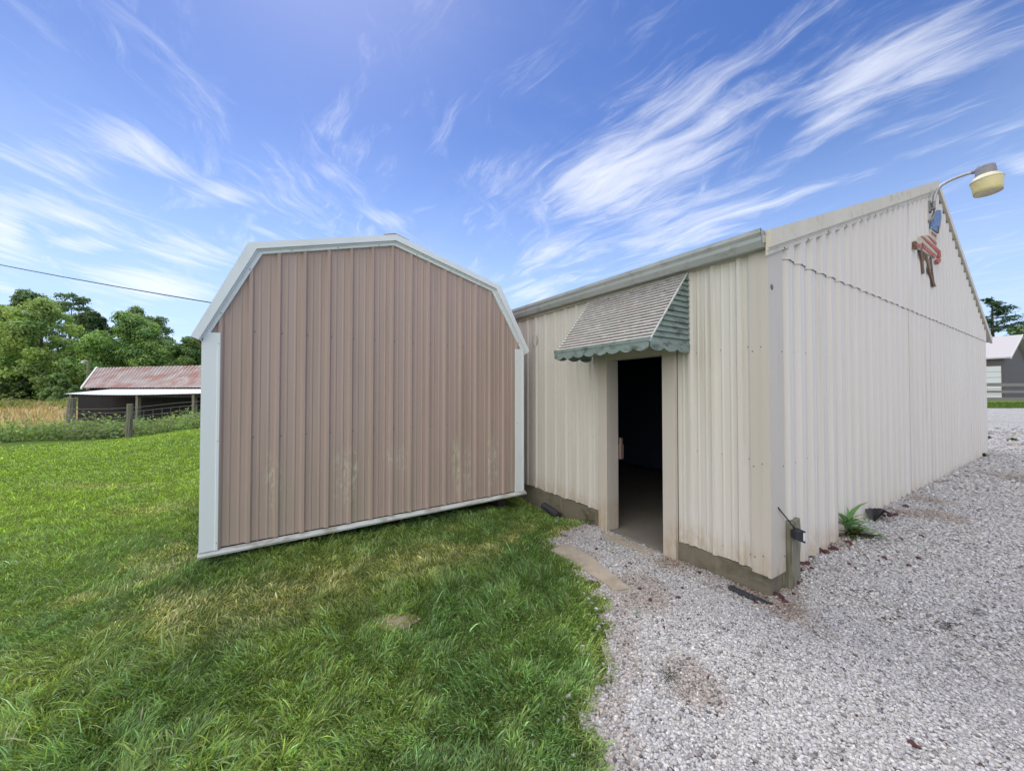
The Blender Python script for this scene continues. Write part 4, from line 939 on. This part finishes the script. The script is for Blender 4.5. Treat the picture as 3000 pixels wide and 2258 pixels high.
# ------------------------------------------------------------------ trees
def crown_arrays(H, R, seed, n_leaf, leaf, colr, base=.18, top_pt=1.0, gaps=.0, clumps=34, flat=.6):
    r = np.random.default_rng(seed); cs = []
    for i in range(clumps):
        f = base + (1 - base) * (i + r.random()) / clumps; hw = R * (math.sin(math.pi * min(.98, (.26 + .68 * (f - base) / (1 - base)) ** .9)) ** .7)
        a = r.uniform(0, 2 * math.pi); rad = hw * math.sqrt(r.uniform(.12, 1))
        cs.append((math.cos(a) * rad, math.sin(a) * rad, H * (f - .04), R * r.uniform(.22, .40) * (1.1 - .3 * f)))
    cs = np.array(cs); ci = r.choice(clumps, n_leaf, p=cs[:, 3] ** 2 / (cs[:, 3] ** 2).sum()); c = cs[ci]
    d = r.normal(0, 1, (n_leaf, 3)); d /= np.linalg.norm(d, axis=1)[:, None]; d[:, 2] = np.abs(d[:, 2]) * np.where(r.random(n_leaf) < .8, 1, -1)
    rad = c[:, 3] * (r.random(n_leaf) ** .30) * (1 + .12 * r.normal(0, 1, n_leaf))
    P = c[:, :3] + d * rad[:, None] * np.array([1, 1, flat])
    nrm = d + r.normal(0, .45, (n_leaf, 3)) + np.array([0, 0, .4]); nrm /= np.linalg.norm(nrm, axis=1)[:, None]
    u = np.cross(nrm, r.normal(0, 1, (n_leaf, 3))); u /= np.linalg.norm(u, axis=1)[:, None]; v = np.cross(nrm, u)
    s = leaf * r.uniform(.6, 1.3, n_leaf)[:, None]
    V = np.stack([P - u * s, P - v * s * .55 + nrm * s * .1, P + u * s - nrm * s * .25, P + v * s * .55 + nrm * s * .1], 1)
    F = (np.arange(n_leaf) * 4)[:, None] + np.arange(4)[None]
    tint = (np.exp(r.normal(0, .10, clumps))[ci] * np.exp(r.normal(0, .16, n_leaf)))[:, None]
    yel = r.uniform(0, 1, clumps)[ci][:, None]
    col = np.array(colr) * tint * (1 + yel * np.array([.25, .10, -.1]))
    return V.reshape(-1, 3), F, np.repeat(col, 4, 0), cs
def tree(px, py_top, Y, halfw, colr, seed, label, group, leafn=15000, leaf=.26, gaps=0, flat=.85, clumps=52, base=.16, name='leafy_tree'):
    x = (px - CX) / FPX * Y; z0 = zc(x, Y); top = at_y(px, py_top, Y)[2]; H = top - z0; R = halfw / FPX * Y
    tr = thing(name, label, 'tree', (x, Y, z0), group)
    V, F, c, cs = crown_arrays(H, R, seed, leafn, leaf, colr, base, clumps=clumps, flat=flat)
    np_mesh('crown', V + np.array([x, Y, z0]), [F], M_leaf, tr, col=c)
    mb = MB(); r = random.Random(seed); rt = .018 * H + .05
    mb.tube([(x, Y, z0 - .1), (x + .1, Y, z0 + H * .3), (x + r.uniform(-.3, .3), Y, z0 + H * .6), (x, Y, z0 + H * .85)], [rt, rt * .75, rt * .45, rt * .12], 8)
    for k in range(10):
        cc = cs[(k * 3 + 1) % len(cs)]; h0 = min(H * r.uniform(.2, .6), cc[2])
        mb.tube([(x, Y, z0 + h0), (x + cc[0] * .5, Y + cc[1] * .5, z0 + h0 * .5 + cc[2] * .5), (x + cc[0], Y + cc[1], z0 + cc[2])], [rt * .4, rt * .25, rt * .08], 5)
    mb.build('trunk', M_bark, tr)
    return tr
LIGHT = (.32, .48, .18); DARK = (.19, .30, .15); MID = (.19, .32, .125)
GT = 'trees along the far side of the hay field'
tree(119, 880, 55, 98, LIGHT, 11, 'tall light green tree in front at the left, left of the barn', GT, 24000, .22, clumps=70)
tree(8, 893, 56, 62, LIGHT, 12, 'light green tree cut off by the left picture edge', GT, 15000, .22)
tree(88, 851, 74, 62, DARK, 13, 'tall dark tree rising behind the light green tree at the left', GT, 13000, .28)
tree(205, 853, 76, 58, DARK, 14, 'dark open-crowned tree with sky showing through, second tall top from the left', GT, 8500, .27, flat=.7)
tree(268, 915, 66, 58, (.10, .18, .08), 15, 'dark green tree filling the gap above the yard pole', GT, 15000, .26)
tree(415, 897, 76, 78, DARK, 16, 'dark round-topped tree behind the barn', GT, 15000, .28)
tree(385, 925, 58, 96, (.22, .38, .13), 17, 'broad light green tree right above the barn roof', GT, 24000, .22, clumps=66)
tree(548, 992, 62, 66, MID, 18, 'mid green tree over the right end of the barn roof, next to the shed', GT, 15000, .24)
tree(178, 1094, 50, 34, MID, 19, 'small bushy green tree left of the barn', GT, 5000, .22, base=.02)
tree(40, 1085, 54, 60, (.11, .19, .08), 20, 'low dark bushy tree under the light green tree at the left', GT, 6000, .26, base=.02)
tree(330, 1040, 68, 90, DARK, 23, 'low dark tree mostly hidden right behind the barn ridge', GT, 7000, .34, base=.02)
tree(655, 980, 70, 80, MID, 24, 'mid green tree mostly hidden behind the tan shed', GT, 8000, .34)
tree(-110, 880, 60, 95, MID, 25, 'mid green tree just outside the left picture edge', GT, 8000, .34)
tree(120, 1060, 82, 120, DARK, 26, 'dark low woodland tree far behind the light green tree', GT, 8000, .42, base=.02)
tree(480, 1020, 84, 120, DARK, 27, 'dark low woodland tree far behind the barn', GT, 8000, .42, base=.02)
tree(-30, 1030, 84, 120, DARK, 28, 'dark low woodland tree at the far left edge', GT, 8000, .42, base=.02)
# cedar behind the garage
def conifer(px, py_top, Y, halfw, seed, label):
    x = (px - CX) / FPX * Y; z0 = zc(x, Y); H = at_y(px, py_top, Y)[2] - z0; R = halfw / FPX * Y; r = np.random.default_rng(seed)
    tr = thing('conifer_tree', label, 'tree', (x, Y, z0)); mb = MB(); mb.tube([(x, Y, z0), (x, Y, z0 + H)], [.35, .04], 8); P = []
    for i in range(62):
        f = .25 + .74 * i / 62; L = R * (1.12 - f) ** .6 * r.uniform(.65, 1.1) * (.45 + 1.1 * min(1, (1 - f) * 2.4)); a = r.uniform(0, 2 * math.pi); up = r.uniform(-.02, .28)
        p0 = np.array([x, Y, z0 + H * f]); d = np.array([math.cos(a), math.sin(a), up]); mb.tube([p0, p0 + d * L * .6, p0 + d * L], [.07, .04, .015], 4)
        m = int(30 + 50 * L / R); k = r.uniform(.25, 1.05, m); q = p0 + d * (L * k)[:, None] + r.normal(0, 1, (m, 3)) * np.array([.34, .34, .10]) * (L * .18 + .25); q[:, 2] -= .10; P.append(q)
    mb.build('trunk', M_bark, tr); P = np.concatenate(P); n = len(P)
    P = np.repeat(P, 3, 0) + r.normal(0, .13, (n * 3, 3)) * np.array([1, 1, .5]); n = len(P)
    u = r.normal(0, 1, (n, 3)) * np.array([1, 1, .35]); u /= np.linalg.norm(u, axis=1)[:, None]; v = np.cross(u, np.array([0, 0, 1.0]) + r.normal(0, .3, (n, 3))); v /= np.linalg.norm(v, axis=1)[:, None]
    s = r.uniform(.09, .20, n)[:, None]
    V = np.stack([P - u * s, P - v * s * .45, P + u * s, P + v * s * .45], 1).reshape(-1, 3); F = (np.arange(n) * 4)[:, None] + np.arange(4)[None]
    c = np.array([.075, .145, .085]) * np.exp(r.normal(0, .3, n))[:, None]
    np_mesh('crown', V, [F], M_leaf, tr, col=np.repeat(c, 4, 0)); return tr
conifer(2912, 868, 46, 105, 5, 'dark layered evergreen tree rising right behind the brown garage')
tree(3010, 950, 52, 60, DARK, 35, 'dark leafy tree behind the brown garage at the right picture edge', None, 6000, .3, base=.02)

# ------------------------------------------------------------------ barn
by = 23.0
E0, E1 = at_y(187, 1151, 24.2), at_y(597, 1159, 21.6)
ed = (E1 - E0)[:2]; ed /= np.linalg.norm(ed); bn_ = np.array([-ed[1], ed[0]])
bl = np.linalg.norm((E1 - E0)[:2]) + 7.0
def Bn(a, dpt, z): p = E0[:2] + ed * a + bn_ * dpt; return (p[0], p[1], z)
bz0 = -1.05
barn = thing('barn', 'old low barn with a rusty red metal roof and an open lean-to front', 'barn', Bn(bl / 2, 3, bz0))
ze = float((E0[2] + E1[2]) / 2) + .02
def a_at(px, dpt):
    k = (px - CX) / FPX; q = E0[:2] + bn_ * dpt; return float((k * q[1] - q[0]) / (ed[0] - k * ed[1]))
aj, ar = a_at(245, 2.4), a_at(283, 5.2)
def barn_z(px, py, a_ref):                                       # height of a roof line point at a given depth behind the eave
    return at_y(px, py, Bn(a_ref[0], a_ref[1], 0)[1])[2]
zj = barn_z(245, 1139, (aj, 2.4)); zr = barn_z(283, 1077, (ar, 5.2))
mb = MB()
for k in range(int(bl / .25)):
    a0, a1 = .25 * k, .25 * (k + 1); sag = -.06 * math.sin(math.pi * a0 / bl * 2)
    for q0, q1, dz0, dz1 in ((a0, a0 + .125, 0, .022), (a0 + .125, a1, .022, 0)):
        mb.add([Bn(q0, 0, ze + dz0 + sag), Bn(q1, 0, ze + dz1 + sag), Bn(q1, 2.45, zj - .03 + dz1), Bn(q0, 2.45, zj - .03 + dz0)], [(0, 1, 2, 3)])
lt = mb.build('lean_to_roof', M_tin, barn); so = lt.modifiers.new('solid', 'SOLIDIFY'); so.thickness = .02; so.offset = -1
mb = MB()
nk = int((bl - aj) / .3)
for k in range(nk):
    a0 = aj + .3 * k; sh = (ar - aj) * (1 - k / nk)
    for q0, q1, dz0, dz1 in ((a0, a0 + .15, 0, .03), (a0 + .15, a0 + .3, .03, 0)):
        mb.add([Bn(q0, 2.35, zj + .06 + dz0), Bn(q1, 2.35, zj + .06 + dz1), Bn(q1 + sh, 5.2, zr + dz1), Bn(q0 + sh, 5.2, zr + dz0)], [(0, 1, 2, 3)])
        mb.add([Bn(q0 + sh, 5.2, zr + dz0), Bn(q1 + sh, 5.2, zr + dz1), Bn(q1, 8.2, zj - .3 + dz1), Bn(q0, 8.2, zj - .3 + dz0)], [(0, 1, 2, 3)])
mb.build('roof', M_rust, barn)
mb = MB(); aw = aj + .12
mb.box(Bn, (aw, bl), (2.5, 2.6), (bz0, zj - .06)); mb.box(Bn, (aw, aw + .1), (2.6, 8.0), (bz0, zj - .4)); mb.box(Bn, (aw, bl), (7.9, 8.0), (bz0, zj - .4)); mb.box(Bn, (aw - .85, aw), (2.5, 2.6), (bz0, zj - .12))
mb.hexa([Bn(aw, 2.6, zj - .4), Bn(aw + .1, 2.6, zj - .4), Bn(aw + .1, 8, zj - .4), Bn(aw, 8, zj - .4), Bn(ar + .12, 5.15, zr - .06), Bn(ar + .22, 5.15, zr - .06), Bn(ar + .22, 5.25, zr - .06), Bn(ar + .12, 5.25, zr - .06)])
mb.build('wall', M_barnwood, barn)
mb = MB(); a1_, a2_ = aj - .16, ar - .16
mb.hexa([Bn(a1_, 2.3, zj - .02), Bn(a1_ + .2, 2.3, zj - .02), Bn(a2_ + .2, 5.22, zr - .06), Bn(a2_, 5.22, zr - .06), Bn(a1_, 2.3, zj + .13), Bn(a1_ + .2, 2.3, zj + .13), Bn(a2_ + .2, 5.22, zr + .09), Bn(a2_, 5.22, zr + .09)]); mb.build('rake_board', M_paintw, barn)
pa = at_y(406, 1158, E0[1] - 1.2); pa = float(np.dot(pa[:2] - E0[:2], ed))
for a in (.4, pa, pa + 4.4, pa + 8.8):
    mb = MB(); mb.box(Bn, (a - .09, a + .09), (.1, .28), (bz0 - .1, ze - .03)); mb.build('post', M_post, barn)
mb = MB(); mb.box(Bn, (.1, bl - .1), (.12, .18), (ze - .20, ze - .035)); mb.build('beam', M_barnwood, barn)

# ------------------------------------------------------------------ fences, pole, wire on the left
def Fl(a, o, z): p = FP0 + FD * a + FN * o; return (p[0], p[1], z)
fp = on_z(372, 1284, 0.0); fa = float(np.dot(fp[:2] - FP0, FD))
fence = thing('wire_fence', 'woven wire fence on wooden posts along the far edge of the lawn', 'fence', Fl(fa, 0, zc(*Fl(fa, 0, 0)[:2])))
for a in (fa, fa + 4.5, fa + 9):
    x, y, _ = Fl(a, 0, 0); z0 = zc(x, y); mb = MB()
    mb.tube([(x, y, z0 - .1), (x + .01, y, z0 + .6), (x + .03, y, z0 + 1.22)], [.098, .092, .088], 9); mb.build('post', M_post, fence)
for a in (fa - 3.6, fa - 7.2):
    x, y, _ = Fl(a, 0, 0); z0 = zc(x, y); mb = MB(); mb.tube([(x, y, z0 - .1), (x, y, z0 + 1.05)], .03, 6); mb.build('post', M_wire, fence)
mb = MB()
A0, A1 = fa - 1.6, fa + 12
for hgt in (.15, .35, .55, .75, .93, 1.08):
    mb.tube([(*Fl(a, -.03, 0)[:2], zc(*Fl(a, 0, 0)[:2]) + hgt + .01 * math.sin(a * 2)) for a in np.arange(A0, A1, .6)], .0055, 4)
for a in np.arange(A0, A1, .25):
    x, y, _ = Fl(a, -.03, 0); z0 = zc(x, y); mb.tube([(x, y, z0 + .15), (x, y, z0 + .93)], .0045, 4)
mb.build('wire_mesh', M_wire, fence)
lp = at_y(205, 1250, 15.6); z0 = zc(lp[0], lp[1]); zt = at_y(207, 1166, 15.6)[2]
mb = MB(); mb.tube([(lp[0], lp[1], z0 - .1), (lp[0] + .02, lp[1], (z0 + zt) / 2), (lp[0] + .06, lp[1], zt)], [.17, .14, .12], 10)
tag(mb.build('wooden_post', M_post, None, (lp[0], lp[1], z0)), 'thick pale weathered corner post among the weeds at the left end of the barn', 'post')
up_ = at_y(259, 1056, 38); z0 = zc(up_[0], up_[1])
pole = thing('light_pole', 'grey wooden pole with a small lamp standing behind the left end of the barn', 'pole', (up_[0], up_[1], z0))
mb = MB(); mb.tube([(up_[0], up_[1], z0 - .2), (up_[0], up_[1], up_[2])], [.13, .10], 8); mb.build('pole', M_post, pole)
mb = MB(); mb.tube([(up_[0], up_[1], up_[2] - .1), (up_[0] - .3, up_[1] - .1, up_[2] + .02), (up_[0] - .42, up_[1] - .1, up_[2] - .02)], .05, 6); mb.build('arm', M_alum, pole)
mb = MB(); mb.lathe([(.02, .1), (.12, .05), (.14, -.08), (.10, -.2), (.001, -.22)], (up_[0] - .42, up_[1] - .1, up_[2] - .1), (0, 0, 1), 12); mb.build('lamp', M_lampwhite, pole)
mb = MB(); c0 = at_y(-300, 712, 17.0); c1 = np.array(Lw(7.6, .02, 3.05)); pts = []
for f in np.linspace(0, 1, 30):
    p = c0 + (c1 - c0) * f; p[2] += -.18 * 4 * f * (1 - f) + .0; pts.append(p)
mb.tube(pts, .017, 6); tag(mb.build('overhead_cable', M_cable, None, tuple(c1)), 'black overhead cable crossing the sky at the left, behind the shed', 'cable')

# weeds between the lawn and the barn, and tall hay
def leaf_mass(centres, n_each, leaf, colr, seed, rad):
    r = np.random.default_rng(seed); c = np.repeat(centres, n_each, 0); n = len(c)
    d = r.normal(0, 1, (n, 3)); d /= np.linalg.norm(d, axis=1)[:, None]; d[:, 2] = np.abs(d[:, 2])
    P = c[:, :3] + d * (r.random(n) ** .4)[:, None] * np.stack([rad * c[:, 3], rad * c[:, 3], c[:, 3] * .95], 1)
    nr_ = d + r.normal(0, .5, (n, 3)) + np.array([0, 0, .5]); nr_ /= np.linalg.norm(nr_, axis=1)[:, None]
    u = np.cross(nr_, r.normal(0, 1, (n, 3))); u /= np.linalg.norm(u, axis=1)[:, None]; v = np.cross(nr_, u); s = leaf * r.uniform(.5, 1.4, n)[:, None]
    V = np.stack([P - u * s, P - v * s * .5, P + u * s - nr_ * s * .3, P + v * s * .5], 1).reshape(-1, 3); F = (np.arange(n) * 4)[:, None] + np.arange(4)[None]
    cc = np.array(colr)[None] * np.exp(r.normal(0, .18, (len(centres), 1))).repeat(n_each, 0) * np.exp(r.normal(0, .2, n))[:, None] * (1 + r.uniform(0, 1, (len(centres), 1)).repeat(n_each, 0) * np.array([.5, .12, 0]))
    return V, F, np.repeat(cc, 4, 0)
cs = []
for i in range(330):
    a = RNG.uniform(-9, 15); o = RNG.uniform(.25, 3.4); x, y, _ = Fl(a, o, 0)
    hh = RNG.uniform(.4, .88) * (1.0 if a > fa - 2 else 1.0) * (1 + .35 * (o > 1.5)); cs.append((x, y, zc(x, y) - .05, hh))
for i in range(150):
    a = RNG.uniform(-12, fa - 1.6); o = RNG.uniform(1.5, 9); x, y, _ = Fl(a, o, 0); cs.append((x, y, zc(x, y) - .05, RNG.uniform(.6, 1.15)))
V, F, c = leaf_mass(np.array(cs), 150, .060, (.22, .37, .13), 77, .85)
n = 5000; a = RNG.uniform(-9, 15, n); o = RNG.uniform(.1, 2.2, n); P = FP0 + FD * a[:, None] + FN * o[:, None]
Vb, Qb, Tb, Cb = blade_mesh(P[:, 0], P[:, 1], RNG.uniform(.25, .8, n), RNG.uniform(.012, .02, n), RNG.uniform(.1, .8, n), RNG.uniform(0, 6.3, n), np.where(RNG.random(n)[:, None] < .15, np.array([.38, .35, .17]), np.array([.20, .30, .09])) * np.exp(RNG.normal(0, .25, n))[:, None])
k = len(V); tag(np_mesh('weeds', np.concatenate([V, Vb]), [F, Qb + k, Tb + k], M_leaf, col=np.concatenate([c, Cb])), 'tangled green weeds growing along the wire fence', 'weeds', kind='stuff')
n = 26000; a = RNG.uniform(-70, 12, n); o = 15 + RNG.random(n) ** 1.2 * 46; P = FP0 + FD * a[:, None] + FN * o[:, None]
Vb, Qb, Tb, Cb = blade_mesh(P[:, 0], P[:, 1], RNG.uniform(.3, .75, n), RNG.uniform(.05, .10, n), RNG.uniform(.1, .7, n), RNG.uniform(0, 6.3, n), np.array([.46, .37, .19]) * np.exp(RNG.normal(0, .2, n))[:, None])
tag(np_mesh('hay_grass', Vb, [Qb, Tb], M_grass, col=Cb), 'tall dry golden hay standing in the field', 'grass', kind='stuff')
cs = []
for i in range(160):
    a = RNG.uniform(-60, 30); o = RNG.uniform(36, 50); x, y, _ = Fl(a, o, 0); cs.append((x, y, zc(x, y) - .1, RNG.uniform(.8, 2.0)))
V, F, c = leaf_mass(np.array(cs), 120, .17, (.16, .25, .07), 78, 1.3)
tag(np_mesh('brush', V, [F], M_leaf, col=c), 'green brush along the far edge of the hay field', 'brush', kind='stuff')

# ------------------------------------------------------------------ garage and board fence on the right
GY = 32.0
ga = at_y(2953, 1046, GY); gn = -np.array([.882, .472]); gd = np.array([-.472, .882])
gz0 = zc(ga[0], ga[1]) - .05
def Ga(a, dpt, z): p = ga[:2] + gd * a - gn * dpt; return (p[0], p[1], z)
zE = ga[2]; half = 4.3; zR = at_y(2990, 981, Ga(0, half, 0)[1])[2]
gar = thing('garage', 'dark brown garage with a pale metal roof and a white door, far right', 'garage', Ga(5, half, gz0))
mb = MB(); mb.box(Ga, (.25, 11), (.25, 2 * half - .25), (gz0, zE - .08))
mb.hexa([Ga(.25, .25, zE - .08), Ga(11, .25, zE - .08), Ga(11, 2 * half - .25, zE - .08), Ga(.25, 2 * half - .25, zE - .08), Ga(.25, half - .02, zR - .12), Ga(11, half - .02, zR - .12), Ga(11, half + .02, zR - .12), Ga(.25, half + .02, zR - .12)])
mb.build('wall', M_garage, gar)
mb = MB()
for d0, d1, z0, z1 in ((-.1, half, zE, zR), (2 * half + .1, half, zE, zR)):
    mb.hexa([Ga(-.15, d0, z0 - .1), Ga(11.2, d0, z0 - .1), Ga(11.2, d1, z1 - .1), Ga(-.15, d1, z1 - .1), Ga(-.15, d0, z0 + .02), Ga(11.2, d0, z0 + .02), Ga(11.2, d1, z1 + .02), Ga(-.15, d1, z1 + .02)])
mb.build('roof', M_garroof, gar)
mb = MB()
for d0, d1, z0, z1 in ((-.11, half, zE, zR),):
    mb.hexa([Ga(-.20, d0, z0 - .16), Ga(-.152, d0, z0 - .16), Ga(-.152, d1, z1 - .16), Ga(-.20, d1, z1 - .16), Ga(-.20, d0, z0 + .05), Ga(-.152, d0, z0 + .05), Ga(-.152, d1, z1 + .05), Ga(-.20, d1, z1 + .05)])
mb.build('rake_board', M_paintw, gar)
mb = MB(); kd = (2932 - CX) / FPX; da0 = float((ga[0] - kd * ga[1]) / (kd * gd[1] - gd[0])); dz1 = at_y(2925, 1074, GY + 1)[2]
for k in range(6):
    zz0 = gz0 + .05 + (dz1 - gz0) * k / 6; mb.box(Ga, (da0, da0 + 3.6), (.19, .249), (zz0, zz0 + (dz1 - gz0) / 6 - .03))
mb.build('garage_door', M_garwhite, gar)
FY = 26.0
b0 = at_y(2840, 1192, FY); b1 = at_y(3120, 1192, FY - .6); fd = (b1 - b0)[:2]; fl_ = np.linalg.norm(fd) + 8; fd /= np.linalg.norm(fd); fn_ = np.array([fd[1], -fd[0]])
def Bf(a, o, z): p = b0[:2] + fd * a + fn_ * o; return (p[0], p[1], z)
bf = thing('board_fence', 'weathered grey board fence of four rails in front of the garage', 'fence', (*b0[:2], zc(*b0[:2])))
for y0, y1 in ((1123, 1131.5), (1143.5, 1151), (1164, 1172.5), (1185, 1192)):
    za, zb = at_y(2940, y0, FY)[2], at_y(2940, y1, FY)[2]; mb = MB(); mb.box(Bf, (-6, fl_), (0, .03), (zb, za)); mb.build('rail', M_board, bf)
for a in np.arange(-5.5, fl_, 3.2):
    mb = MB(); mb.box(Bf, (a - .06, a + .06), (-.13, -.002), (zc(*Bf(a, 0, 0)[:2]) - .1, at_y(2940, 1121, FY)[2])); mb.build('post', M_board, bf)
# mown strip in front of that fence
n = 9000; xs = RNG.uniform(18, 46, n); ys = RNG.uniform(21.5, 27.5, n); k = ~in_gravel(xs, ys); xs, ys = xs[k], ys[k]; n = len(xs)
Vb, Qb, Tb, Cb = blade_mesh(xs, ys, RNG.uniform(.08, .18, n), RNG.uniform(.03, .05, n), RNG.uniform(.2, .9, n), RNG.uniform(0, 6.3, n), np.array([.12, .20, .035]) * np.exp(RNG.normal(0, .2, n))[:, None])
tag(np_mesh('verge_grass', Vb, [Qb, Tb], M_grass, col=Cb), 'strip of mown grass below the board fence', 'grass', kind='stuff')
